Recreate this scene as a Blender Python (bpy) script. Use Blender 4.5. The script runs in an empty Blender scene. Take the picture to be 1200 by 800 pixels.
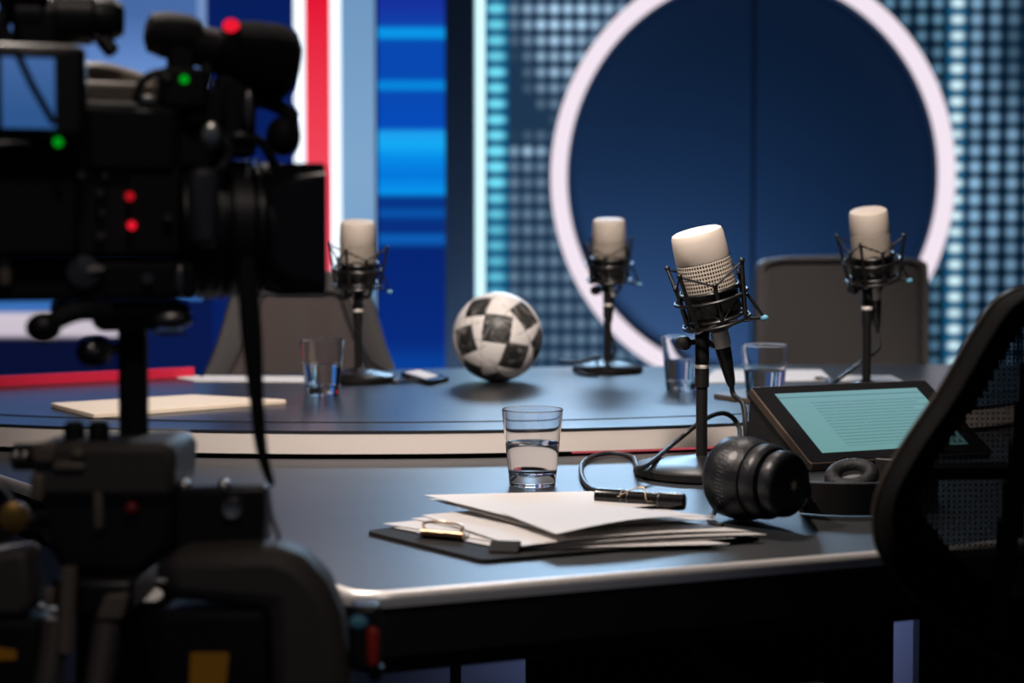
import bpy, bmesh, math, random
from mathutils import Vector, Matrix, Euler
random.seed(7)
PI = math.pi
S = bpy.context.scene
C = S.collection

# ------------------------------------------------------------------ camera, world, lights, exposure
FPX, PITCH, CH = 1850.0, math.radians(2.5), 1.022
CY = 358.8
cam_d = bpy.data.cameras.new('camera'); cam = bpy.data.objects.new('camera', cam_d); C.objects.link(cam)
cam_d.sensor_width = 36; cam_d.lens = FPX / 1200 * 36
cam_d.shift_y = -(400 - CY) / 1200
cam.location = (0, 0, CH); cam.rotation_euler = (PI / 2 - PITCH, 0, 0)
cam_d.clip_start = 0.05
cam_d.dof.use_dof = True; cam_d.dof.focus_distance = 1.74; cam_d.dof.aperture_fstop = 3.9
S.camera = cam
S.view_settings.view_transform = 'Standard'; S.view_settings.look = 'None'
S.view_settings.gamma = 1; S.view_settings.use_curve_mapping = False
S.view_settings.exposure = 0.0
S.cycles.max_bounces = 14; S.cycles.transmission_bounces = 14; S.cycles.transparent_max_bounces = 24
S.cycles.sample_clamp_indirect = 4.0
S.cycles.use_denoising = True

W = bpy.data.worlds.new('world'); S.world = W; W.use_nodes = True
W.node_tree.nodes['Background'].inputs[0].default_value = (0.14, 0.16, 0.22, 1)
W.node_tree.nodes['Background'].inputs[1].default_value = 0.18

def area(name, loc, target, size, power, col, shape='DISK', size_y=None, spread=None):
    l = bpy.data.lights.new(name, 'AREA'); l.shape = shape; l.size = size
    if size_y: l.size_y = size_y
    l.energy = power; l.color = col
    if spread: l.spread = math.radians(spread)
    o = bpy.data.objects.new(name, l); C.objects.link(o); o.location = loc
    o.rotation_euler = (Vector(target) - Vector(loc)).to_track_quat('-Z', 'Y').to_euler()
    return o
def spot(name, loc, target, power, col, cone, blend=0.5, r=0.12):
    l = bpy.data.lights.new(name, 'SPOT'); l.energy = power; l.color = col; l.spot_size = math.radians(cone); l.spot_blend = blend; l.shadow_soft_size = r
    o = bpy.data.objects.new(name, l); C.objects.link(o); o.location = loc
    o.rotation_euler = (Vector(target) - Vector(loc)).to_track_quat('-Z', 'Y').to_euler(); return o
WARM = (1, 0.87, 0.78)
spot('key_spot', (-1.2, 1.45, 3.0), (0.17, 1.62, 0.8), 260, WARM, 27, 0.5)
spot('rear_desk_spot', (0.05, 0.65, 2.6), (0.02, 2.5, 0.85), 300, WARM, 44, 0.6)
spot('top_spot', (0.2, 3.6, 3.4), (0.2, 2.3, 0.85), 70, (1, 0.90, 0.82), 56)
spot('camera_top_spot', (-0.9, 2.2, 3.4), (-0.34, 1.08, 0.95), 300, WARM, 17, 0.6)
spot('camera_side_spot', (0.1, -0.3, 2.7), (-0.30, 1.05, 1.0), 24, WARM, 25, 0.6)
area('back_light', (0.26, 5.0, 2.0), (0.10, 1.7, 0.75), 0.85, 10.5, (0.44, 0.70, 1.0), 'RECTANGLE', 0.3, spread=110)
area('wall_wash_lamp', (0.35, 4.45, 0.35), (0.40, 5.3, 1.0), 0.9, 14, (0.42, 0.66, 1.0), 'RECTANGLE', 0.15)
area('under_desk_fill', (0.32, 2.14, 0.70), (0.32, 2.34, 0.25), 0.85, 2.4, (0.48, 0.60, 1.0), 'RECTANGLE', 0.03)  # added fill without a visible source, brightens the curved desk's base panel

# ------------------------------------------------------------------ helpers
def ray(x, y):
    u = (x - 600) / FPX; v = (CY - y) / FPX
    return Vector((u, math.cos(PITCH) + v * math.sin(PITCH), -math.sin(PITCH) + v * math.cos(PITCH)))
CAM = Vector((0, 0, CH))
def at(x, y, Y):
    d = ray(x, y); return CAM + d * (Y / d.y)
def on(x, y, z):
    d = ray(x, y); return CAM + d * ((z - CH) / d.z)

ROOT = {}
def principled(name, col, rough=0.5, metal=0.0, spec=0.5, **kw):
    m = bpy.data.materials.new(name); m.use_nodes = True
    b = m.node_tree.nodes['Principled BSDF']
    b.inputs['Base Color'].default_value = (*col, 1); b.inputs['Roughness'].default_value = rough
    b.inputs['Metallic'].default_value = metal; b.inputs['Specular IOR Level'].default_value = spec
    for k, v in kw.items(): b.inputs[k.replace('_', ' ')].default_value = v
    return m
def noise_bump(m, scale=300, strength=0.1, dist=0.001, colvar=0.0):
    nt = m.node_tree; b = nt.nodes['Principled BSDF']
    tc = nt.nodes.new('ShaderNodeTexCoord'); n = nt.nodes.new('ShaderNodeTexNoise'); n.inputs['Scale'].default_value = scale
    nt.links.new(tc.outputs['Object'], n.inputs['Vector'])
    bp = nt.nodes.new('ShaderNodeBump'); bp.inputs['Strength'].default_value = strength; bp.inputs['Distance'].default_value = dist
    nt.links.new(n.outputs['Fac'], bp.inputs['Height']); nt.links.new(bp.outputs['Normal'], b.inputs['Normal'])
    return m
def emit(name, col, s):
    m = bpy.data.materials.new(name); m.use_nodes = True; nt = m.node_tree; nt.nodes.clear()
    e = nt.nodes.new('ShaderNodeEmission'); e.inputs[0].default_value = (*col, 1); e.inputs[1].default_value = s
    o = nt.nodes.new('ShaderNodeOutputMaterial'); nt.links.new(e.outputs[0], o.inputs[0]); return m
class NG:
    "small shader-math builder"
    def __init__(s, nt): s.nt = nt
    def m(s, op, a, b=None, c=None):
        n = s.nt.nodes.new('ShaderNodeMath'); n.operation = op
        for i, v in enumerate((a, b, c)):
            if v is None: continue
            if isinstance(v, (int, float)): n.inputs[i].default_value = v
            else: s.nt.links.new(v, n.inputs[i])
        return n.outputs[0]
    def smooth(s, v, a, b, lo=0.0, hi=1.0):
        n = s.nt.nodes.new('ShaderNodeMapRange'); n.interpolation_type = 'SMOOTHSTEP'
        s.nt.links.new(v, n.inputs[0])
        for i, k in enumerate((a, b, lo, hi)): n.inputs[i + 1].default_value = k
        return n.outputs[0]
    def ramp(s, v, stops):
        n = s.nt.nodes.new('ShaderNodeValToRGB'); s.nt.links.new(v, n.inputs[0]); r = n.color_ramp
        while len(r.elements) < len(stops): r.elements.new(0.5)
        for e, (p, c) in zip(r.elements, stops): e.position = p; e.color = (*c, 1)
        return n.outputs[0]
    def mix(s, f, a, b):
        n = s.nt.nodes.new('ShaderNodeMix'); n.data_type = 'RGBA'
        if isinstance(f, (int, float)): n.inputs[0].default_value = f
        else: s.nt.links.new(f, n.inputs[0])
        for v, i in ((a, 6), (b, 7)):
            if isinstance(v, tuple): n.inputs[i].default_value = (*v, 1)
            else: s.nt.links.new(v, n.inputs[i])
        return n.outputs[2]
    def xyz(s):
        tc = s.nt.nodes.new('ShaderNodeTexCoord'); sp = s.nt.nodes.new('ShaderNodeSeparateXYZ')
        s.nt.links.new(tc.outputs['Object'], sp.inputs[0]); return sp.outputs
def lin(r, g, b):
    f = lambda c: (c / 255 / 12.92) if c <= 10 else ((c / 255 + 0.055) / 1.055) ** 2.4
    return (f(r), f(g), f(b))

def thing(name, label, cat, loc=(0, 0, 0), rotz=0.0, group=None):
    o = bpy.data.objects.new(name, None); C.objects.link(o); o.empty_display_size = 0.05
    o.location = loc; o.rotation_euler = (0, 0, rotz); o['label'] = label; o['category'] = cat
    if group: o['group'] = group
    ROOT[o.name] = Matrix.Translation(Vector(loc)) @ Matrix.Rotation(rotz, 4, 'Z')
    return o
def tag(o, label, cat, group=None):
    o['label'] = label; o['category'] = cat
    if group: o['group'] = group
    return o
def obj(name, bm, mat, parent=None, world=False, smooth=True, bevel=0.0, label=None, angle=35, origin=None):
    "links bm as one mesh object; world=True: the bmesh is in world space and is brought into the thing's space"
    if world and parent:
        p = parent
        while p.parent: p = p.parent
        bm.transform(ROOT[p.name].inverted())
    if origin is not None: bm.transform(Matrix.Translation(-Vector(origin)))
    bmesh.ops.recalc_face_normals(bm, faces=bm.faces[:])
    me = bpy.data.meshes.new(name); bm.to_mesh(me); bm.free()
    for m in (mat if isinstance(mat, (list, tuple)) else [mat]): me.materials.append(m)
    if smooth:
        me.polygons.foreach_set('use_smooth', [True] * len(me.polygons)); me.set_sharp_from_angle(angle=math.radians(angle))
    o = bpy.data.objects.new(name, me); C.objects.link(o)
    if parent: o.parent = parent
    if origin is not None: o.location = origin
    if bevel:
        b = o.modifiers.new('bevel', 'BEVEL'); b.width = bevel; b.segments = 2; b.limit_method = 'ANGLE'; b.angle_limit = math.radians(40)
    if label: o['label'] = label
    return o
def struct(name, bm, mat, **k):
    o = obj(name, bm, mat, **k); o['kind'] = 'structure'; return o

def box(bm, c, s, rot=None):
    M = Matrix.Translation(Vector(c)) @ (rot.to_4x4() if rot is not None else Matrix()) @ Matrix.Diagonal((s[0], s[1], s[2], 1))
    bmesh.ops.create_cube(bm, size=1, matrix=M)
def frame(axis):
    z = Vector(axis).normalized(); x = Vector((0, 0, 1)).cross(z)
    if x.length < 1e-4: x = Vector((1, 0, 0))
    x.normalize(); y = z.cross(x)
    return Matrix((x, y, z)).transposed()
def lathe(bm, prof, base=(0, 0, 0), axis=(0, 0, 1), seg=32, cap=True):
    R = frame(axis); base = Vector(base); rings = []
    for r, h in prof:
        rings.append([bm.verts.new(base + R @ Vector((r * math.cos(2 * PI * i / seg), r * math.sin(2 * PI * i / seg), h))) for i in range(seg)])
    for a, b in zip(rings, rings[1:]):
        for i in range(seg):
            bm.faces.new((a[i], a[(i + 1) % seg], b[(i + 1) % seg], b[i]))
    if cap:
        bm.faces.new(rings[0][::-1]); bm.faces.new(rings[-1])
def cyl(bm, p0, p1, r0, r1=None, seg=20):
    p0 = Vector(p0); p1 = Vector(p1); lathe(bm, [(r0, 0), (r0 if r1 is None else r1, (p1 - p0).length)], p0, p1 - p0, seg)
def catmull(pts, n=8, closed=False):
    P = [Vector(p) for p in pts]; out = []; N = len(P)
    rng = range(N if closed else N - 1)
    for i in rng:
        p0 = P[(i - 1) % N] if (closed or i > 0) else P[0] * 2 - P[1]
        p1 = P[i]; p2 = P[(i + 1) % N]
        p3 = P[(i + 2) % N] if (closed or i + 2 < N) else P[-1] * 2 - P[-2]
        for k in range(n):
            t = k / n
            out.append(0.5 * ((2 * p1) + (p2 - p0) * t + (2 * p0 - 5 * p1 + 4 * p2 - p3) * t * t + (3 * p1 - p0 - 3 * p2 + p3) * t ** 3))
    if not closed: out.append(P[-1])
    return out
def tube(bm, pts, r, seg=8, closed=False, rs=None, flat=1.0):
    P = [Vector(p) for p in pts]; N = len(P); rings = []; prev = None
    for i in range(N):
        if closed: t = P[(i + 1) % N] - P[(i - 1) % N]
        else: t = P[min(i + 1, N - 1)] - P[max(i - 1, 0)]
        t.normalize()
        if prev is None:
            n = t.orthogonal().normalized()
            if flat != 1.0: n = (Vector((1, 0, 0)) - t * t.x).normalized()
        else:
            n = prev - t * prev.dot(t)
            n = n.normalized() if n.length > 1e-6 else t.orthogonal().normalized()
        prev = n; b = t.cross(n); rr = rs[i] if rs else r
        rings.append([bm.verts.new(P[i] + n * rr * math.cos(2 * PI * k / seg) + b * rr * flat * math.sin(2 * PI * k / seg)) for k in range(seg)])
    for i in range(N if closed else N - 1):
        a = rings[i]; c = rings[(i + 1) % N]
        for k in range(seg): bm.faces.new((a[k], a[(k + 1) % seg], c[(k + 1) % seg], c[k]))
    if not closed: bm.faces.new(rings[0][::-1]); bm.faces.new(rings[-1])
def prism(bm, poly, z0, z1):
    lo = [bm.verts.new((p[0], p[1], z0)) for p in poly]; hi = [bm.verts.new((p[0], p[1], z1)) for p in poly]
    bm.faces.new(lo[::-1]); bm.faces.new(hi); n = len(poly)
    for i in range(n): bm.faces.new((lo[i], lo[(i + 1) % n], hi[(i + 1) % n], hi[i]))
def circ(c, r, axis, n=40):
    R = frame(axis); c = Vector(c)
    return [c + R @ Vector((r * math.cos(2 * PI * i / n), r * math.sin(2 * PI * i / n), 0)) for i in range(n)]
def sph(bm, c, r, s=(1, 1, 1), seg=20):
    bmesh.ops.create_uvsphere(bm, u_segments=seg, v_segments=seg // 2 + 2, radius=r,
                              matrix=Matrix.Translation(Vector(c)) @ Matrix.Diagonal((*s, 1)))
def offset_poly(poly, d):
    "shift every edge of a counter-clockwise outline inwards by d (mitred)"
    n = len(poly); out = []
    for i in range(n):
        p0 = Vector(poly[i - 1][:2]); p1 = Vector(poly[i][:2]); p2 = Vector(poly[(i + 1) % n][:2])
        a = (p1 - p0).normalized(); b = (p2 - p1).normalized()
        na = Vector((-a.y, a.x)); nb = Vector((-b.y, b.x)); m = na + nb
        m = m / max(m.length_squared, 1e-6) * 2
        out.append(p1 + m * d)
    return out
def round_corner(a, b, c, r, n=8):
    a, b, c = (Vector(p[:2]) for p in (a, b, c)); u = (a - b).normalized(); v = (c - b).normalized()
    half = u.angle(v) / 2; t = r / math.tan(half); p = b + u * t; q = b + v * t
    o = b + (u + v).normalized() * (r / math.sin(half)); out = []
    for i in range(n + 1):
        k = i / n; w = (p - o).lerp(q - o, k); out.append(o + w.normalized() * r)
    return out
BM = bmesh.new

# ------------------------------------------------------------------ materials
def desk_material(name, col, rough):
    m = principled(name, col, rough, spec=0.8); nt = m.node_tree; g = NG(nt)
    tc = nt.nodes.new('ShaderNodeTexCoord'); n = nt.nodes.new('ShaderNodeTexNoise'); n.inputs['Scale'].default_value = 9; n.inputs['Detail'].default_value = 6
    nt.links.new(tc.outputs['Object'], n.inputs['Vector'])
    r = g.smooth(n.outputs['Fac'], 0.3, 0.7, rough - 0.01, rough + 0.012)
    nt.links.new(r, nt.nodes['Principled BSDF'].inputs['Roughness']); return m
m_desk = desk_material('charcoal_laminate', (0.012, 0.014, 0.018), 0.43)
m_desk2 = desk_material('charcoal_laminate_riser', (0.012, 0.014, 0.018), 0.29)
m_trim = principled('brushed_metal_trim', (0.88, 0.84, 0.82), 0.36, 0.45)
m_fascia = noise_bump(principled('satin_fascia', (0.72, 0.66, 0.62), 0.42, 0.2), 400, 0.05)
m_apron = principled('black_apron', (0.008, 0.008, 0.012), 0.55)
m_base = principled('pale_laminate_base', (0.45, 0.46, 0.62), 0.6)
m_black = noise_bump(principled('black_plastic', (0.006, 0.006, 0.007), 0.42), 800, 0.08)
m_black2 = principled('black_matt', (0.004, 0.004, 0.005), 0.7, spec=0.3)
m_gloss = principled('black_gloss', (0.008, 0.008, 0.009), 0.2)
m_blackmetal = principled('black_painted_metal', (0.008, 0.0075, 0.0075), 0.36, 0.0, 0.45)
m_steel = principled('worn_steel', (0.55, 0.53, 0.50), 0.3, 1.0)
m_satin = principled('satin_silver', (0.80, 0.74, 0.68), 0.5, 0.2)
m_darksteel = principled('dark_steel', (0.18, 0.17, 0.17), 0.35, 1.0)
m_bronze = principled('bronze_wire', (0.35, 0.24, 0.15), 0.35, 1.0)
m_rubber = principled('cable_rubber', (0.012, 0.013, 0.016), 0.45)
m_cream = noise_bump(principled('cream_mic_shell', (0.60, 0.52, 0.45), 0.6), 900, 0.05)
m_paper = noise_bump(principled('white_paper', (0.70, 0.67, 0.66), 0.7), 60, 0.05)
m_cream_paper = principled('cream_card', (0.80, 0.68, 0.55), 0.7)
m_board = noise_bump(principled('dark_clipboard', (0.022, 0.020, 0.020), 0.75, spec=0.15), 500, 0.1)
m_chairgrey = noise_bump(principled('grey_chair_shell', (0.085, 0.080, 0.080), 0.6), 500, 0.2)
m_leather = noise_bump(principled('black_leatherette', (0.008, 0.009, 0.012), 0.40, spec=0.5), 140, 0.35, 0.002)
m_pad = noise_bump(principled('matt_black_pad', (0.007, 0.007, 0.008), 0.6, spec=0.35), 140, 0.5, 0.003)
m_band = principled('headband_plastic', (0.012, 0.010, 0.010), 0.5)
m_tan = principled('khaki_painted_metal', (0.16, 0.13, 0.10), 0.5)
m_khaki = principled('dark_khaki_plastic', (0.060, 0.052, 0.046), 0.6)
m_yellow = principled('yellow_sticker', (0.55, 0.24, 0.01), 0.6)
m_red = principled('red_knob_plastic', (0.45, 0.03, 0.015), 0.4)
m_gold = principled('gold_anodised', (0.35, 0.20, 0.05), 0.35, 0.8)
m_blueglint = principled('pale_blue_glint_and_cap', (0.12, 0.38, 0.55), 0.4)  # painted glint on the microphones, plain blue cap on the tripod
m_glass = principled('clear_glass', (0.97, 0.98, 1.0), 0.0, 0.0, 0.5, Transmission_Weight=1.0, IOR=1.40)
m_water = principled('water', (0.97, 0.985, 1.0), 0.0, 0.0, 0.5, Transmission_Weight=1.0, IOR=1.33)
m_lens = principled('lens_glass', (0.01, 0.012, 0.03), 0.05, 0, 0.8)
m_navy = noise_bump(principled('navy_panel', (0.009, 0.044, 0.108), 0.6), 200, 0.05)
m_pillar = principled('dark_navy_pillar', (0.026, 0.040, 0.066), 0.5)
m_darkwall = principled('dark_studio_wall', (0.010, 0.014, 0.024), 0.8)
m_floor = noise_bump(principled('dark_blue_studio_floor', (0.03, 0.04, 0.07), 0.35), 6, 0.02)
m_white_e = emit('white_light_strip', lin(235, 246, 255), 1.35)
m_cyan_e = emit('cyan_white_light_strip', lin(205, 245, 255), 1.3)
m_ring_e = emit('ring_diffuser', lin(244, 230, 242), 1.0)
m_led_g = emit('green_indicator', (0.0, 0.30, 0.01), 1.0)
m_led_r = emit('red_indicator', (0.85, 0.01, 0.03), 1.0)
m_led_rd = emit('dim_red_indicator', (0.42, 0.006, 0.012), 1.0)

# ------------------------------------------------------------------ room shell
b = BM(); box(b, (0, 3, -0.05), (9, 9, 0.1)); struct('floor', b, m_floor)
b = BM(); box(b, (0, 7.05, 1.9), (9, 0.1, 3.8)); struct('wall_back', b, m_darkwall)
b = BM(); box(b, (-4.45, 3, 1.9), (0.1, 8, 3.8)); struct('wall_left', b, m_darkwall)
b = BM(); box(b, (4.45, 3, 1.9), (0.1, 8, 3.8)); struct('wall_right', b, m_darkwall)
b = BM(); box(b, (0, 3, 3.85), (9, 9, 0.1)); struct('ceiling', b, m_black2)

# ------------------------------------------------------------------ studio set behind the desks
YW = 5.3; K = YW / FPX                      # metres per photo pixel at the set wall
def wx(x, Y=YW): return (x - 600) / FPX * Y
def wz(y, Y=YW): return CH - (y - 278) / FPX * Y
def panel(name, x0, x1, y0, y1, Y, mat, depth, label=None, cat=None, yaw=0.0, kind=None, group=None, sub=None):
    "upright slab; its front face spans the given width at depth Y; local x right, local z up"
    X0, X1, Z0, Z1 = wx(x0, Y), wx(x1, Y), wz(y1, Y), wz(y0, Y)
    bm = BM(); box(bm, ((X1 - X0) / 2, depth / 2, (Z0 + Z1) / 2), (X1 - X0, depth, Z1 - Z0))
    o = obj(name, bm, mat, smooth=False); o.location = (X0, Y, 0); o.rotation_euler = (0, 0, yaw)
    if label: tag(o, label, cat, group)
    if kind: o['kind'] = kind
    return o
TOPY = -290          # set pieces run up past the frame
FLY = 278 + CH / K   # the floor line in these units
def screen_material(name, stops, z0, z1, strength=1.0, noise=None):
    m = bpy.data.materials.new(name); m.use_nodes = True; nt = m.node_tree; nt.nodes.clear(); g = NG(nt)
    x, y, z = g.xyz()
    t = g.m('DIVIDE', g.m('SUBTRACT', z, z0), z1 - z0)
    if noise:
        tc = nt.nodes.new('ShaderNodeTexCoord'); mp = nt.nodes.new('ShaderNodeMapping'); mp.inputs['Scale'].default_value = noise[0]
        nt.links.new(tc.outputs['Object'], mp.inputs[0]); n = nt.nodes.new('ShaderNodeTexNoise'); n.inputs['Scale'].default_value = 1; n.inputs['Detail'].default_value = 3
        nt.links.new(mp.outputs[0], n.inputs['Vector'])
        t = g.m('ADD', t, g.m('MULTIPLY', g.m('SUBTRACT', n.outputs['Fac'], 0.5), noise[1]))
    col = g.ramp(t, stops)
    e = nt.nodes.new('ShaderNodeEmission'); nt.links.new(col, e.inputs[0]); e.inputs[1].default_value = strength
    o = nt.nodes.new('ShaderNodeOutputMaterial'); nt.links.new(e.outputs[0], o.inputs[0]); return m
def ys(ylist, ytop, ybot):
    return [((ybot - y) / (ybot - ytop), c) for y, c in sorted(ylist, key=lambda q: -q[0])]

# wide video screen far behind the video camera: hazy sky blue over a white band
YA = 5.6
st = ys([(-120, lin(60, 98, 158)), (20, lin(72, 106, 164)), (90, lin(104, 142, 205)), (150, lin(96, 136, 200)), (330, lin(60, 105, 175)), (352, lin(55, 110, 180)), (364, lin(60, 110, 180)), (368, lin(205, 196, 208)), (392, lin(200, 190, 203)), (397, lin(9, 16, 48)), (470, lin(8, 16, 52))], -120, 470)
sky_screen = panel('video_screen', -160, 233, -120, 470, YA, screen_material('hazy_blue_screen', st, wz(470, YA), wz(-120, YA)), 0.06,
                   'wide hazy light blue video screen with a white band, behind the video camera', 'screen')
panel('light_strip', 233.5, 244, TOPY, 340, YA, emit('dim_blue_strip', lin(120, 150, 200), 0.9), 0.05, 'dim blue upright light strip at the edge of the hazy blue screen', 'light')
panel('backdrop_panel', 165, 246, 352, 500, YA - 0.12, emit('deep_navy_panel', lin(9, 24, 72), 1.0), 0.05, 'low deep navy glowing panel between the camera pole and the grey mesh chair', 'panel')  # even navy emission over the whole panel
panel('backdrop_panel', 244.5, 345, TOPY, 500, YA - 0.02, emit('navy_glowing_panel', lin(8, 30, 92), 1.0), 0.05, 'plain deep blue glowing panel behind the camera microphone', 'panel')  # panel colour given as an even emission
panel('light_strip', 345.5, 357.5, TOPY, 520, YA - 0.06, m_white_e, 0.035, 'bright white upright light strip on the blue side of the red stripe', 'light')
str_ = ys([(-290, lin(214, 16, 44)), (0, lin(228, 22, 52)), (150, lin(238, 62, 82)), (280, lin(244, 82, 104)), (520, lin(236, 70, 95))], -290, 520)
panel('backlit_stripe', 358, 387.5, -290, 520, YA - 0.02, screen_material('red_backlit_acrylic', str_, wz(520, YA - 0.02), wz(-290, YA - 0.02)), 0.05, 'broad upright red glowing stripe between two white light strips', 'panel')
panel('light_strip', 388, 399.5, TOPY, 520, YA - 0.06, m_white_e, 0.035, 'bright white upright light strip beside the pale blue panel', 'light')
panel('backdrop_panel', 400, 439, TOPY, 520, YA - 0.02, screen_material('pale_blue_panel', ys([(-290, lin(100, 140, 180)), (0, lin(112, 152, 192)), (200, lin(128, 166, 204)), (520, lin(110, 150, 190))], -290, 520), wz(520, YA - .02), wz(-290, YA - .02)), 0.05, 'narrow pale blue panel with painted glow beside the red stripe', 'panel')  # matte panel; the light of the strips beside it is painted as emission
YB = 5.35
c0 = lin(8, 72, 176); cb = lin(10, 150, 232); cd = lin(10, 50, 140)
st = ys([(-290, lin(14, 46, 150)), (-60, lin(22, 40, 150)), (10, lin(22, 50, 158)), (32, lin(16, 66, 172)), (36, cb), (45, cb), (49, c0), (93, c0), (97, lin(8, 134, 222)), (105, lin(8, 134, 222)), (109, c0), (150, lin(6, 76, 188)), (156, lin(30, 160, 238)), (170, lin(20, 170, 245)), (185, lin(6, 140, 232)), (205, lin(4, 118, 220)), (226, lin(8, 150, 238)), (231, lin(8, 56, 140)), (241, lin(8, 50, 130)), (250, lin(8, 88, 176)), (258, lin(8, 48, 128)), (272, lin(8, 46, 125)), (276, lin(12, 92, 180)), (284, lin(12, 90, 178)), (290, lin(6, 36, 112)), (400, lin(8, 42, 125)), (425, lin(8, 62, 150)), (520, lin(8, 60, 150))], -290, 520)
panel('led_screen', 443.5, 521, -290, 520, YB, screen_material('blue_streak_screen', st[::1], wz(520, YB), wz(-290, YB), 1.0), 0.06,
      'upright blue LED screen with bright horizontal streaks', 'screen')
panel('set_pillar', 522, 556, TOPY, 276 + CH / 5.2 * FPX, 5.2, m_pillar, 0.22, 'dark navy upright pillar between the blue screen and the dot wall', 'pillar')
panel('light_strip', 557.5, 568, TOPY, 520, 5.24, m_cyan_e, 0.06, 'bright cyan white light strip running up beside the dark pillar', 'light')

# LED dot walls
def dot_material(name, x_left, Y, pitch_x, cx0, pitch_y, cy0, r, blobs, base, bgcol, dotcol, wide=1.0, thr=None):
    "x_left: photo column of the panel's own origin; all lengths are converted to the panel's own metres"
    k = Y / FPX
    m = bpy.data.materials.new(name); m.use_nodes = True; nt = m.node_tree; nt.nodes.clear(); g = NG(nt)
    x, y, z = g.xyz()
    px = g.m('DIVIDE', x, pitch_x * k); pz = g.m('DIVIDE', g.m('SUBTRACT', wz(cy0, Y), z), pitch_y * k)
    px = g.m('ADD', px, (x_left - cx0) / pitch_x)
    ix = g.m('ROUND', px); iz = g.m('ROUND', pz)
    dx = g.m('MULTIPLY', g.m('SUBTRACT', px, ix), pitch_x / wide); dz = g.m('MULTIPLY', g.m('SUBTRACT', pz, iz), pitch_y)
    d = g.m('SQRT', g.m('ADD', g.m('MULTIPLY', dx, dx), g.m('MULTIPLY', dz, dz)))
    inten = None
    ax = g.m('ADD', g.m('MULTIPLY', ix, pitch_x), cx0); ay = g.m('ADD', g.m('MULTIPLY', iz, pitch_y), cy0)
    acc = base
    for (bx, by, sx, sy, a) in blobs:
        ux = g.m('DIVIDE', g.m('SUBTRACT', ax, bx), sx); uy = g.m('DIVIDE', g.m('SUBTRACT', ay, by), sy)
        q = g.m('MULTIPLY', g.m('POWER', 2.718, g.m('MULTIPLY', g.m('ADD', g.m('MULTIPLY', ux, ux), g.m('MULTIPLY', uy, uy)), -1)), a)
        acc = g.m('ADD', acc, q)
    cmb = nt.nodes.new('ShaderNodeCombineXYZ'); nt.links.new(ix, cmb.inputs[0]); nt.links.new(iz, cmb.inputs[1])
    wn = nt.nodes.new('ShaderNodeTexWhiteNoise'); nt.links.new(cmb.outputs[0], wn.inputs['Vector'])
    acc = g.m('MULTIPLY', acc, g.m('ADD', g.m('MULTIPLY', wn.outputs['Value'], 0.35), 0.82))
    acc = g.m('MAXIMUM', acc, 0.0)
    mask = g.smooth(d, r * 1.35, r * 0.4)
    col = g.mix(g.m('MINIMUM', g.m('MULTIPLY', mask, acc), 1.0), bgcol, dotcol)
    e = nt.nodes.new('ShaderNodeEmission'); nt.links.new(col, e.inputs[0])
    o = nt.nodes.new('ShaderNodeOutputMaterial'); nt.links.new(e.outputs[0], o.inputs[0]); return m
YD = 5.46; YE = 5.30
panel('led_dot_screen', 568.5, 596, TOPY, 520, YD, dot_material('cyan_dashes', 568.5, YD, 27.5, 581.5, 18.35, 12.4, 6.2, [(582, 60, 90, 170, .35), (582, 180, 90, 40, .5)], 0.55, lin(10, 80, 122), lin(118, 226, 250), 1.9), 0.06,
      'narrow LED column of bright cyan dashes beside the cyan white strip', 'screen')
panel('led_dot_screen', 596.5, 790, TOPY, 520, YD + .004, dot_material('map_dots_west', 596.5, YD, 15.65, 602.6, 18.35, 12.4, 6.3,
      [(655, 20, 42, 42, .75), (700, 10, 60, 40, .35), (660, 85, 35, 30, .35), (615, 150, 60, 30, -.28), (605, 90, 18, 60, -.3), (622, 175, 30, 14, .6), (640, 300, 150, 130, .04)], 0.22, lin(30, 54, 80), lin(178, 216, 246)), 0.06,
      'LED dot screen between the cyan dash column and the glowing ring', 'screen')
panel('led_dot_screen', 960, 1106.5, TOPY, 520, YE, dot_material('map_dots_middle', 960, YE, 18.9, 1096.0, 19.0, 5.8, 6.4,
      [(1096, 20, 40, 60, .25), (1060, 60, 45, 40, -.25), (1040, 5, 30, 20, .15), (1096, 150, 30, 120, .1), (1096, 280, 40, 60, .12)], 0.34, lin(6, 28, 46), lin(130, 185, 220)), 0.06,
      'narrow dim LED dot screen between the glowing ring and the bright dash column', 'screen')
panel('led_dot_screen', 1107, 1130, TOPY, 520, YE, dot_material('bright_dashes', 1107, YE, 30, 1118.8, 19.0, 5.8, 5.9, [], 0.98, lin(20, 82, 118), lin(214, 246, 255), 1.45), 0.06,
      'narrow LED column of very bright dashes past the glowing ring', 'screen')
panel('led_dot_screen', 1130.5, 1560, TOPY, 520, YE, dot_material('map_dots_east', 1130.5, YE, 21.6, 1141.0, 19.0, 5.8, 7.3,
      [(1140, 100, 30, 400, .25), (1190, 60, 30, 60, -.28), (1200, 175, 30, 25, .25), (1170, 240, 60, 60, .12), (1300, 100, 60, 300, -.2)], 0.36, lin(6, 28, 48), lin(158, 208, 246)), 0.06,
      'widest LED dot screen at the far side of the bright dash column', 'screen')

for n_, (x0, x1) in enumerate(((-160, 520), (560, 1560))):
    b = BM(); box(b, ((wx(x0) + wx(x1)) / 2, 5.5, .15), (wx(x1) - wx(x0), .5, .30)); struct('trim_%d' % (n_ + 1), b, m_darkwall)
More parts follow.
